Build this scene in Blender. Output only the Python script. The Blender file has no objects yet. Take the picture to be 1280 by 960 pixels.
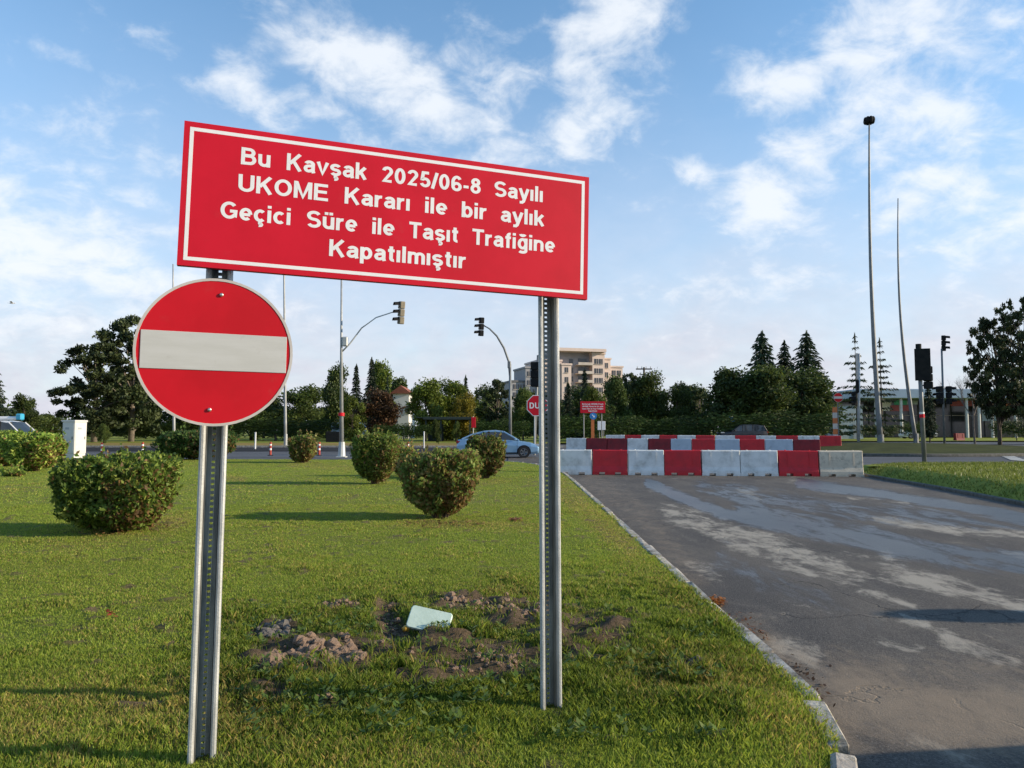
import bpy, math, random
import numpy as np
from mathutils import Vector, Matrix

random.seed(7); RNG = np.random.default_rng(7)
SC = bpy.context.scene
COL = SC.collection
R = math.radians

# ------------------------------------------------------------------ camera
CAM_H = 1.5; FPX = 924.4; PITCH = math.atan(58 / 924.4)
cam_data = bpy.data.cameras.new('camera'); cam = bpy.data.objects.new('camera', cam_data)
COL.objects.link(cam); SC.camera = cam
cam.location = (0, 0, CAM_H); cam.rotation_euler = (R(90) + PITCH, 0, 0)
cam_data.sensor_width = 36; cam_data.lens = 26.0; cam_data.clip_start = 0.05; cam_data.clip_end = 5000

# ------------------------------------------------------------------ light
SUN_EL = 19.0; SUN_AZ = 95.0          # azimuth clockwise from +Y: low sun on the right
sd = Vector((math.sin(R(SUN_AZ)) * math.cos(R(SUN_EL)), math.cos(R(SUN_AZ)) * math.cos(R(SUN_EL)), math.sin(R(SUN_EL))))
sun_data = bpy.data.lights.new('sun', 'SUN'); sun = bpy.data.objects.new('sun', sun_data); COL.objects.link(sun)
sun_data.energy = 4.7; sun_data.angle = R(0.5); sun_data.color = (1.0, 0.84, 0.62)
sun.rotation_euler = sd.to_track_quat('Z', 'Y').to_euler()
SC.view_settings.view_transform = 'Standard'; SC.view_settings.look = 'None'
SC.view_settings.exposure = 0.5; SC.view_settings.gamma = 1.0; SC.view_settings.use_curve_mapping = False


def ray(px, py):
    u = (px - 640) / FPX; v = (480 - py) / FPX
    c, s = math.cos(PITCH), math.sin(PITCH)
    return Vector((u, c - s * v, s + c * v))


def at(px, py, d):
    r = ray(px, py)
    return Vector((r.x * d / r.y, d, CAM_H + r.z * d / r.y))


def far_z(y):
    return min(max((y - 30) * 0.012, 0), 0.35)


def G(px, py, off=0.0):
    z = off
    for _ in range(12):
        r = ray(px, py); t = (z - CAM_H) / r.z
        p = Vector((0, 0, CAM_H)) + r * t
        z = far_z(p.y) + off
    return Vector((p.x, p.y, z))


# ------------------------------------------------------------------ world: Nishita sky with a layer of broken cloud
world = bpy.data.worlds.new('World'); SC.world = world; world.use_nodes = True
nt = world.node_tree; N = nt.nodes; L = nt.links
for n in list(N): N.remove(n)
w_out = N.new('ShaderNodeOutputWorld'); w_bg = N.new('ShaderNodeBackground'); L.new(w_bg.outputs[0], w_out.inputs[0])
w_bg.inputs['Strength'].default_value = 0.145
sky = N.new('ShaderNodeTexSky'); sky.sky_type = 'NISHITA'; sky.sun_disc = False
sky.sun_elevation = R(SUN_EL); sky.sun_rotation = R(SUN_AZ); sky.air_density = 1.0; sky.dust_density = 0.15; sky.ozone_density = 3.0
tc = N.new('ShaderNodeTexCoord')


def wm(op, a, b=None, c=None, clamp=False):
    n = N.new('ShaderNodeMath'); n.operation = op; n.use_clamp = clamp
    for i, v in enumerate((a, b, c)):
        if v is None: continue
        if isinstance(v, (int, float)): n.inputs[i].default_value = v
        else: L.new(v, n.inputs[i])
    return n.outputs[0]


def wdot(vec):
    n = N.new('ShaderNodeVectorMath'); n.operation = 'DOT_PRODUCT'; L.new(tc.outputs['Generated'], n.inputs[0]); n.inputs[1].default_value = vec
    return n.outputs['Value']


sepn = N.new('ShaderNodeSeparateXYZ'); L.new(tc.outputs['Generated'], sepn.inputs[0])
dz = wm('MAXIMUM', sepn.outputs['Z'], 0.0)
dzz = wm('ADD', dz, 0.45)
cmb = N.new('ShaderNodeCombineXYZ')
L.new(wm('DIVIDE', sepn.outputs['X'], dzz), cmb.inputs[0]); L.new(wm('DIVIDE', sepn.outputs['Y'], dzz), cmb.inputs[1])


def wnoise(scale, detail, rough, dist, loc=(0, 0, 0), rot=0, sc=(1, 1, 1)):
    mp = N.new('ShaderNodeMapping'); L.new(cmb.outputs[0], mp.inputs[0]); mp.inputs['Location'].default_value = loc
    mp.inputs['Rotation'].default_value = (0, 0, rot); mp.inputs['Scale'].default_value = sc
    n = N.new('ShaderNodeTexNoise'); L.new(mp.outputs[0], n.inputs['Vector'])
    n.inputs['Scale'].default_value = scale; n.inputs['Detail'].default_value = detail
    n.inputs['Roughness'].default_value = rough; n.inputs['Distortion'].default_value = dist
    return n.outputs['Fac']


def blob(px, py, sx, sy, ang, w):
    c = ray(px, py).normalized(); rt = Vector((c.y, -c.x, 0)).normalized(); up = rt.cross(c).normalized()
    a = R(ang); ax = rt * math.cos(a) - up * math.sin(a); ay = rt * math.sin(a) + up * math.cos(a)
    p = wm('MULTIPLY', wdot(ax), FPX / sx); q = wm('MULTIPLY', wdot(ay), FPX / sy)
    # centre offset: subtract the value of the centre direction (axes are orthogonal to c, so it is zero)
    rr = wm('ADD', wm('MULTIPLY', p, p), wm('MULTIPLY', q, q))
    e = wm('EXPONENT', wm('MULTIPLY', rr, -1.0))
    front = wm('GREATER_THAN', wdot(c), 0.0)
    return wm('MULTIPLY', wm('MULTIPLY', e, w), front)


CL = [(770, 40, 62, 75, 0, 1.0), (745, 120, 50, 70, 0, 1.0), (712, 170, 45, 45, 20, .8), (725, 215, 25, 30, 0, .6),
      (965, 105, 75, 45, 5, 1.05), (1090, 60, 90, 70, -25, .9), (1130, 150, 110, 75, 10, 1.1), (1160, 235, 80, 60, 20, .9),
      (1030, 190, 75, 50, 25, .8), (1220, 60, 90, 55, 10, .8), (945, 250, 58, 50, 25, 1.05), (870, 215, 55, 20, 35, .75),
      (1250, 280, 110, 35, -15, .75), (1270, 180, 60, 50, 0, .6), (840, 165, 30, 12, -50, .5), (500, 110, 150, 55, 28, 1.0), (610, 80, 70, 60, 30, .75), (450, 60, 70, 25, 20, .6), (400, 140, 90, 25, 20, .8),
      (330, 130, 90, 30, 25, .75), (560, 150, 60, 30, 25, .7), (150, 185, 120, 22, 12, .6), (120, 230, 110, 20, 10, .6), (110, 85, 70, 12, 15, .45),
      (0, 300, 110, 75, 25, 1.0), (120, 330, 170, 60, 12, .85), (60, 400, 120, 40, 0, .6), (230, 60, 120, 12, 15, .3), (820, 370, 100, 30, 0, .45), (1000, 350, 130, 25, -5, .5), (420, 40, 60, 14, 20, .35)]
mask = None
for b in CL:
    o = blob(*b); mask = o if mask is None else wm('MAXIMUM', mask, o)
big = wnoise(3.4, 9, 0.62, 0.3, (3.1, 1.7, 0), 0.5, (1, 1.0, 1))
fine = wnoise(13.0, 7, 0.6, 0.3, (0.3, 5.2, 0), -0.35, (1, 1.1, 1))
nn = wm('ADD', wm('MULTIPLY', big, 0.48), wm('MULTIPLY', fine, 0.52))
dens = wm('ADD', wm('MULTIPLY', wm('SUBTRACT', nn, 0.5), 4.4), wm('MULTIPLY', mask, 1.12))
mr = N.new('ShaderNodeMapRange'); mr.interpolation_type = 'SMOOTHSTEP'; L.new(dens, mr.inputs['Value'])
mr.inputs['From Min'].default_value = 0.25; mr.inputs['From Max'].default_value = 1.35; mr.inputs['To Max'].default_value = 0.86
# the low veil of thin cloud that rings the horizon
veil = wm('MULTIPLY', wm('EXPONENT', wm('MULTIPLY', wm('MULTIPLY', dz, dz), -11.0)), 1.0)
veiln = wm('MULTIPLY', veil, wm('ADD', 0.62, wm('MULTIPLY', big, 0.7)), clamp=True)
mixv = N.new('ShaderNodeMix'); mixv.data_type = 'RGBA'; L.new(veiln, mixv.inputs['Factor'])
tintn = N.new('ShaderNodeMix'); tintn.data_type = 'RGBA'; tintn.blend_type = 'MULTIPLY'; tintn.inputs['Factor'].default_value = 1; L.new(sky.outputs[0], tintn.inputs['A']); tintn.inputs['B'].default_value = (.98, 1.22, 1.22, 1)
L.new(tintn.outputs['Result'], mixv.inputs['A'])
veil_col = N.new('ShaderNodeMix'); veil_col.data_type = 'RGBA'; L.new(fine, veil_col.inputs['Factor'])
veil_col.inputs['A'].default_value = (3.0, 3.2, 3.75, 1); veil_col.inputs['B'].default_value = (4.1, 4.0, 4.35, 1)
L.new(veil_col.outputs['Result'], mixv.inputs['B'])
mixc = N.new('ShaderNodeMix'); mixc.data_type = 'RGBA'; L.new(mr.outputs[0], mixc.inputs['Factor'])
L.new(mixv.outputs['Result'], mixc.inputs['A']); mixc.inputs['B'].default_value = (4.7, 4.9, 5.15, 1)
L.new(mixc.outputs['Result'], w_bg.inputs['Color'])

# ------------------------------------------------------------------ materials


def new_mat(name):
    m = bpy.data.materials.new(name); m.use_nodes = True
    b = m.node_tree.nodes['Principled BSDF']
    return m, m.node_tree, b


def mixrgb(t, fac, a, b):
    n = t.nodes.new('ShaderNodeMix'); n.data_type = 'RGBA'
    for key, v in (('Factor', fac), ('A', a), ('B', b)):
        if isinstance(v, (int, float)): n.inputs[key].default_value = v
        elif isinstance(v, tuple): n.inputs[key].default_value = (*v[:3], 1)
        else: t.links.new(v, n.inputs[key])
    return n.outputs['Result']


def tnoise(t, scale, detail=4, rough=.6, coord='Object', sc=(1, 1, 1), dist=0):
    c = t.nodes.new('ShaderNodeTexCoord'); mp = t.nodes.new('ShaderNodeMapping'); oi = t.nodes.new('ShaderNodeObjectInfo'); ad = t.nodes.new('ShaderNodeVectorMath'); ad.operation = 'ADD'
    t.links.new(c.outputs[coord], ad.inputs[0]); t.links.new(oi.outputs['Location'], ad.inputs[1]); t.links.new(ad.outputs[0], mp.inputs[0])
    mp.inputs['Scale'].default_value = sc
    n = t.nodes.new('ShaderNodeTexNoise'); t.links.new(mp.outputs[0], n.inputs['Vector'])
    n.inputs['Scale'].default_value = scale; n.inputs['Detail'].default_value = detail; n.inputs['Roughness'].default_value = rough
    n.inputs['Distortion'].default_value = dist
    return n.outputs['Fac']


def ramp(t, v, a, b, lo=0.0, hi=1.0):
    n = t.nodes.new('ShaderNodeMapRange'); n.interpolation_type = 'SMOOTHSTEP'; t.links.new(v, n.inputs['Value'])
    for k, x in (('From Min', a), ('From Max', b), ('To Min', lo), ('To Max', hi)): n.inputs[k].default_value = x
    return n.outputs[0]


def tmath(t, op, a, b, clamp=False):
    n = t.nodes.new('ShaderNodeMath'); n.operation = op; n.use_clamp = clamp
    for i, v in enumerate((a, b)):
        if isinstance(v, (int, float)): n.inputs[i].default_value = v
        else: t.links.new(v, n.inputs[i])
    return n.outputs[0]


def bump(t, b, h, strength, dist=0.02):
    n = t.nodes.new('ShaderNodeBump'); n.inputs['Strength'].default_value = strength; n.inputs['Distance'].default_value = dist
    t.links.new(h, n.inputs['Height']); t.links.new(n.outputs[0], b.inputs['Normal'])


def pm(name, c1, c2=None, scale=4, rough=.6, metal=0., bmp=0., bscale=60, sc=(1, 1, 1), coat=0., lo=.35, hi=.65, spec=.5, dirt=None):
    m, t, b = new_mat(name)
    c2 = c2 or tuple(x * .8 for x in c1)
    col = mixrgb(t, ramp(t, tnoise(t, scale, 6, .62, sc=sc), lo, hi), c1, c2)
    if dirt:
        col = mixrgb(t, ramp(t, tnoise(t, dirt[1], 8, .7), dirt[2], dirt[3], 0, dirt[4]), col, dirt[0])
    t.links.new(col, b.inputs['Base Color'])
    b.inputs['Roughness'].default_value = rough; b.inputs['Metallic'].default_value = metal
    b.inputs['Specular IOR Level'].default_value = spec
    if coat: b.inputs['Coat Weight'].default_value = coat; b.inputs['Coat Roughness'].default_value = .08
    if bmp: bump(t, b, tnoise(t, bscale, 5, .65), bmp)
    return m


def foliage(name, tint=(1, 1, 1), trans=.3, rough=.55, var=.25):
    m, t, b = new_mat(name)
    a = t.nodes.new('ShaderNodeAttribute'); a.attribute_name = 'Col'
    oi = t.nodes.new('ShaderNodeObjectInfo')
    v = ramp(t, oi.outputs['Random'], 0, 1, 1 - var, 1 + var)
    mu = t.nodes.new('ShaderNodeVectorMath'); mu.operation = 'MULTIPLY'; t.links.new(a.outputs['Color'], mu.inputs[0]); mu.inputs[1].default_value = tint
    m2 = t.nodes.new('ShaderNodeVectorMath'); m2.operation = 'SCALE'; t.links.new(mu.outputs[0], m2.inputs[0]); t.links.new(v, m2.inputs['Scale'])
    t.links.new(m2.outputs[0], b.inputs['Base Color']); b.inputs['Roughness'].default_value = rough; b.inputs['Specular IOR Level'].default_value = .25
    tr = t.nodes.new('ShaderNodeBsdfTranslucent'); t.links.new(m2.outputs[0], tr.inputs[0])
    mx = t.nodes.new('ShaderNodeMixShader'); mx.inputs[0].default_value = trans
    t.links.new(b.outputs[0], mx.inputs[1]); t.links.new(tr.outputs[0], mx.inputs[2])
    t.links.new(mx.outputs[0], t.nodes['Material Output'].inputs['Surface'])
    return m


M = {}
M['sign_red'] = pm('sign_red', (.60, .006, .022), (.54, .005, .018), 3, .46, 0, .06, 3.5, spec=.25, dirt=((.34, .10, .08), 7, .58, .80, .22))
M['sign_red_dim'] = pm('sign_red_dim', (.52, .004, .012), (.45, .003, .009), 3, .46, 0, .05, 5, spec=.25, dirt=((.30, .08, .06), 9, .58, .80, .22))  # deeper copy of the sign red: weaker light held in the colour
M['sign_white'] = pm('sign_white', (.82, .82, .80), (.77, .77, .75), 8, .4)
M['sign_bar'] = pm('sign_bar', (.50, .50, .475), (.46, .46, .43), 9, .45, dirt=((.30, .27, .22), 14, .60, .75, .35), sc=(.4, 1, 3))  # bar white toned down for weaker light on the disc; dirt on top
M['sign_rim'] = pm('sign_rim', (.52, .49, .45), (.46, .42, .38), 9, .4)
M['sign_back'] = pm('sign_back', (.35, .36, .37), (.28, .29, .3), 9, .5, .7)
M['galv'] = pm('galvanised_steel', (.50, .51, .50), (.36, .37, .36), 22, .58, .30, .2, 90, sc=(1, 1, .25), dirt=((.20, .19, .16), 5, .55, .75, .5))
M['galv_dark'] = pm('dark_steel', (.27, .285, .27), (.14, .15, .14), 14, .6, .4, .15, 60, sc=(1, 1, .2))
M['bolt'] = pm('bolt_steel', (.6, .55, .5), None, 30, .3, .8)
M['lamp_grey'] = pm('lamp_mast_grey', (.20, .21, .21), (.15, .16, .16), 3, .55, .3)
M['pole_pale'] = pm('pale_pole_paint', (.52, .53, .52), (.42, .43, .42), 3, .5, .2)
M['pole_grey'] = pm('pole_grey', (.33, .34, .34), (.26, .27, .27), 3, .5, .3)
M['kerb_dark'] = pm('kerb_dark', (.12, .115, .10), (.07, .068, .055), 6, .9, 0, .5, 40)  # shade on the kerb face is carried by this darker colour
M['black'] = pm('black_plastic', (.012, .013, .014), (.02, .02, .02), 5, .85, spec=.15)
M['lane_red'] = pm('lane_post_red', (.42, .045, .025), None, 4, .6)
M['lens'] = pm('unlit_lens', (.03, .03, .03), (.02, .02, .02), 5, .2)
M['tan'] = pm('sunlit_housing', (.26, .22, .15), (.2, .17, .12), 5, .6)  # sunlit tan of the housing is put into the colour
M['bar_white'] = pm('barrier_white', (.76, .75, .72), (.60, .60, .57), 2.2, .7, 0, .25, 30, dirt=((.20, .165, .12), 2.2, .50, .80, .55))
M['bar_beige'] = pm('barrier_warm_lit', (.68, .58, .44), (.54, .46, .35), 2.2, .75, 0, .3, 30, dirt=((.14, .11, .08), 4.5, .5, .72, .7))  # warm sunlight on the end block painted into its colour, dirt over it
M['bar_white_shaded'] = pm('barrier_shaded_white', (.46, .52, .58), (.40, .46, .52), 2.2, .7, 0, .2, 30, dirt=((.15, .13, .10), 5, .55, .75, .5))  # white blocks with bluish shade worked into the colour, plus dirt
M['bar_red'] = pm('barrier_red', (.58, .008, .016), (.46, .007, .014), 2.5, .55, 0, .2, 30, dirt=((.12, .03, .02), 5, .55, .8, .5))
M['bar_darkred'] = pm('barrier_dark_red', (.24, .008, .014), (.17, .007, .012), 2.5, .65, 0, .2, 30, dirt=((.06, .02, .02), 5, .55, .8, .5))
M['kerb'] = pm('kerb_concrete', (.50, .46, .39), (.30, .27, .23), 6, .85, 0, .6, 40, dirt=((.13, .11, .075), 9, .46, .64, .85))
M['bark'] = pm('bark', (.09, .07, .05), (.045, .036, .028), 5, .9, 0, .5, 20)
M['bark_pale'] = pm('bark_pale', (.22, .18, .14), (.12, .10, .08), 5, .9, 0, .5, 20)
M['stem'] = pm('shrub_stem', (.12, .08, .05), (.06, .045, .03), 8, .9)
M['leaf'] = foliage('leaf', (1.15, 1.15, 1.1), .42)
M['leaf_hedge'] = foliage('leaf_hedge', (.8, .85, .75), .25)
M['leaf_dark'] = foliage('leaf_dark', (.95, .98, .95), .25)
M['needle'] = foliage('needle', (1.05, 1.1, 1.05), .2, .6)
M['leaf_red'] = foliage('leaf_purple', (.80, .30, .52), .15)
M['leaf_yellow'] = foliage('leaf_yellow', (3.0, 1.75, .8), .3)
M['leaf_lime'] = foliage('leaf_lime', (1.6, 1.5, .9), .3)
M['grass'] = foliage('grass_blade', (1, 1, 1), .45, .5, 0)
M['soil'] = pm('soil_clod', (.44, .31, .225), (.24, .165, .115), 14, .95, 0, .8, 40, spec=.08)
M['stone'] = pm('grey_stone', (.22, .20, .18), (.11, .10, .09), 14, .9, 0, .6, 40, spec=.08)
M['lid'] = pm('pale_green_plastic', (.58, .70, .60), (.50, .62, .52), 7, .5, 0, .1, 40, dirt=((.25, .25, .16), 12, .58, .75, .5))
M['yellow'] = pm('yellow_plastic', (.55, .30, .03), None, 10, .5)
M['cab_white'] = pm('cabinet_white', (.62, .61, .58), (.57, .56, .53), 4, .5, dirt=((.30, .28, .25), 6, .62, .72, .5))
M['cab_grey'] = pm('cabinet_grey', (.36, .39, .42), (.32, .35, .38), 4, .5)
M['glass'] = pm('car_glass', (.02, .025, .03), (.03, .035, .04), 2, .06, spec=.8)
M['tyre'] = pm('tyre_rubber', (.015, .015, .015), None, 8, .8)
M['rim'] = pm('wheel_rim', (.22, .23, .24), None, 8, .35, .7)
M['p_blue'] = pm('paint_silver_blue', (.20, .35, .52), (.19, .34, .50), 2, .3, .35, coat=.6)
M['p_dark'] = pm('paint_dark_blue', (.008, .014, .024), None, 2, .5, .0, coat=.15)
M['p_white'] = pm('paint_white', (.68, .69, .70), (.62, .63, .64), 2, .35, 0, coat=.4)
M['chrome'] = pm('lamp_glass', (.6, .62, .64), None, 2, .12, .6)
M['tail'] = pm('tail_lamp_red', (.25, .008, .01), None, 2, .2)
M['plate'] = pm('plate_white', (.7, .7, .7), None, 2, .4)
M['cyan'] = pm('beacon_blue', (.05, .38, .55), (.04, .32, .5), 2, .4)
M['sign_blue'] = pm('sign_blue', (.03, .25, .60), None, 4, .4)
M['orange'] = pm('orange_paint', (.62, .17, .04), None, 4, .5)
M['cream'] = pm('render_cream', (.66, .53, .46), (.60, .48, .42), .4, .8)
M['cream_shaded'] = pm('render_shaded', (.32, .31, .32), (.28, .27, .28), .4, .8)  # cream render with the shade of wings and recess put into its colour
M['render_white'] = pm('render_white', (.72, .70, .66), None, .4, .8)
M['window'] = pm('window_glass', (.03, .033, .04), (.05, .053, .065), 1.2, .12, spec=.6)
M['slab'] = pm('balcony_slab', (.55, .48, .42), None, .5, .8)
M['roof_grey'] = pm('roof_grey', (.13, .13, .14), None, 1, .7)
M['roof_red'] = pm('roof_tile_red', (.28, .09, .05), None, 3, .8)
M['fascia'] = pm('metal_fascia', (.33, .42, .50), (.28, .36, .44), .3, .5, .1)
M['wall_blue'] = pm('pale_wall', (.40, .47, .50), None, .3, .7)
M['shop_green'] = pm('panel_green', (.05, .38, .22), None, 1, .5)
M['shop_pink'] = pm('panel_red', (.34, .06, .06), None, 1, .5)
M['dark_shed'] = pm('dark_canvas', (.02, .035, .03), None, 1, .7)
M['bird'] = pm('feather_white', (.7, .7, .7), None, 6, .7)
M['text_grey'] = pm('faded_print', (.55, .30, .30), None, 6, .6)

# ground materials
m, t, b = new_mat('asphalt'); M['asphalt'] = m
for nm in ('dry', 'wet', 'sand'):
    pass


def attr(t, nm):
    a = t.nodes.new('ShaderNodeAttribute'); a.attribute_name = nm; return a.outputs['Fac']


grain = tnoise(t, 70, 3, .8); mid = tnoise(t, 1.1, 7, .65, sc=(1, .45, 1)); mid2 = tnoise(t, 5.5, 7, .78, sc=(1, .55, 1), dist=.3)
streak = tnoise(t, 2.2, 8, .75, sc=(1, .28, 1), dist=.5); blot = tnoise(t, 1.7, 8, .72, sc=(1, .5, 1), dist=.6)
base = mixrgb(t, ramp(t, mid, .35, .68), (.032, .029, .028), (.080, .069, .057))
base = mixrgb(t, ramp(t, streak, .48, .70, 0, .55), base, (.135, .118, .098))
base = mixrgb(t, ramp(t, streak, .30, .46, .5, 0), base, (.024, .023, .024))
base = mixrgb(t, ramp(t, grain, .46, .72, 0, .6), base, (.21, .19, .17))
base = mixrgb(t, ramp(t, tnoise(t, 45, 2, .6), .30, .44, .65, 0), base, (.014, .013, .013))
vor = t.nodes.new('ShaderNodeTexVoronoi'); vor.feature = 'DISTANCE_TO_EDGE'; vor.inputs['Scale'].default_value = .55
vc = t.nodes.new('ShaderNodeTexCoord'); vm = t.nodes.new('ShaderNodeVectorMath'); vm.operation = 'ADD'; t.links.new(vc.outputs['Object'], vm.inputs[0])
nz = t.nodes.new('ShaderNodeTexNoise'); nz.inputs['Scale'].default_value = 2.2; nz.inputs['Detail'].default_value = 6; t.links.new(vc.outputs['Object'], nz.inputs['Vector']); vs_ = t.nodes.new('ShaderNodeVectorMath'); vs_.operation = 'SCALE'; vs_.inputs['Scale'].default_value = .9
t.links.new(nz.outputs['Color'], vs_.inputs[0]); t.links.new(vs_.outputs[0], vm.inputs[1]); t.links.new(vm.outputs[0], vor.inputs['Vector'])
crack = tmath(t, 'MULTIPLY', ramp(t, vor.outputs['Distance'], .003, .010, 1, 0), ramp(t, tnoise(t, .7, 3, .5), .50, .60))
base = mixrgb(t, tmath(t, 'MULTIPLY', crack, .75), base, (.012, .011, .010))
dm = tmath(t, 'ADD', tmath(t, 'ADD', tmath(t, 'MULTIPLY', attr(t, 'dry'), .72), tmath(t, 'MULTIPLY', tmath(t, 'SUBTRACT', mid2, .5), 2.0)), tmath(t, 'MULTIPLY', tmath(t, 'SUBTRACT', blot, .5), 3.2))
dmask = ramp(t, dm, .30, 1.0)
base = mixrgb(t, tmath(t, 'MULTIPLY', dmask, .95), base, (.31, .28, .23))
sm = tmath(t, 'ADD', attr(t, 'sand'), tmath(t, 'MULTIPLY', tmath(t, 'SUBTRACT', mid2, .5), 1.6))
base = mixrgb(t, ramp(t, sm, .10, .95, 0, .85), base, (.225, .172, .118))
wetv = tmath(t, 'ADD', attr(t, 'wet'), tmath(t, 'MULTIPLY', tmath(t, 'SUBTRACT', streak, .5), 2.4))
wmask = ramp(t, wetv, .35, 1.0)
base = mixrgb(t, tmath(t, 'MULTIPLY', wmask, .45), base, (.040, .045, .055))
t.links.new(base, b.inputs['Base Color'])
t.links.new(ramp(t, wmask, 0, 1, .9, .33), b.inputs['Roughness']); b.inputs['Specular IOR Level'].default_value = .5
bump(t, b, tmath(t, 'ADD', tmath(t, 'SUBTRACT', tnoise(t, 80, 4, .75), tmath(t, 'MULTIPLY', crack, 1.5)), tmath(t, 'MULTIPLY', mid2, .5)), .55, .014)

M['road_grey'] = pm('road_grey', (.115, .12, .13), (.085, .088, .095), .8, .75, 0, .3, 50, sc=(.15, 1, 1), spec=.08)
M['road_dark'] = pm('road_dark', (.035, .033, .034), (.025, .024, .025), .8, .8, sc=(.15, 1, 1), spec=.08)
M['far_ground'] = pm('far_ground', (.19, .20, .045), (.14, .17, .04), .05, .95, 0, .5, 3, sc=(.4, 1, 1), spec=.08)
M['dry_verge'] = pm('dry_verge', (.30, .20, .07), (.20, .17, .05), .35, .95, 0, .5, 8, sc=(.3, 1, 1), spec=.08)
M['verge'] = pm('verge_green', (.25, .26, .045), (.17, .20, .038), .8, .95, 0, .5, 12, spec=.08)
M['verge_dull'] = pm('verge_dull', (.060, .068, .02), (.036, .044, .014), .8, .95, 0, .5, 12, spec=.08)
M['paint'] = pm('road_paint', (.40, .40, .38), None, 2, .7)
m, t, b = new_mat('lawn_soil'); M['lawn'] = m
a = t.nodes.new('ShaderNodeAttribute'); a.attribute_name = 'Col'
fn = tnoise(t, 45, 5, .8)
t.links.new(mixrgb(t, ramp(t, fn, .35, .7, 0, .6), a.outputs['Color'], (.030, .040, .010)), b.inputs['Base Color'])
b.inputs['Roughness'].default_value = .95; b.inputs['Specular IOR Level'].default_value = .1
bump(t, b, tnoise(t, 28, 6, .8), 1.0, .05)

# ------------------------------------------------------------------ mesh helpers


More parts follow.
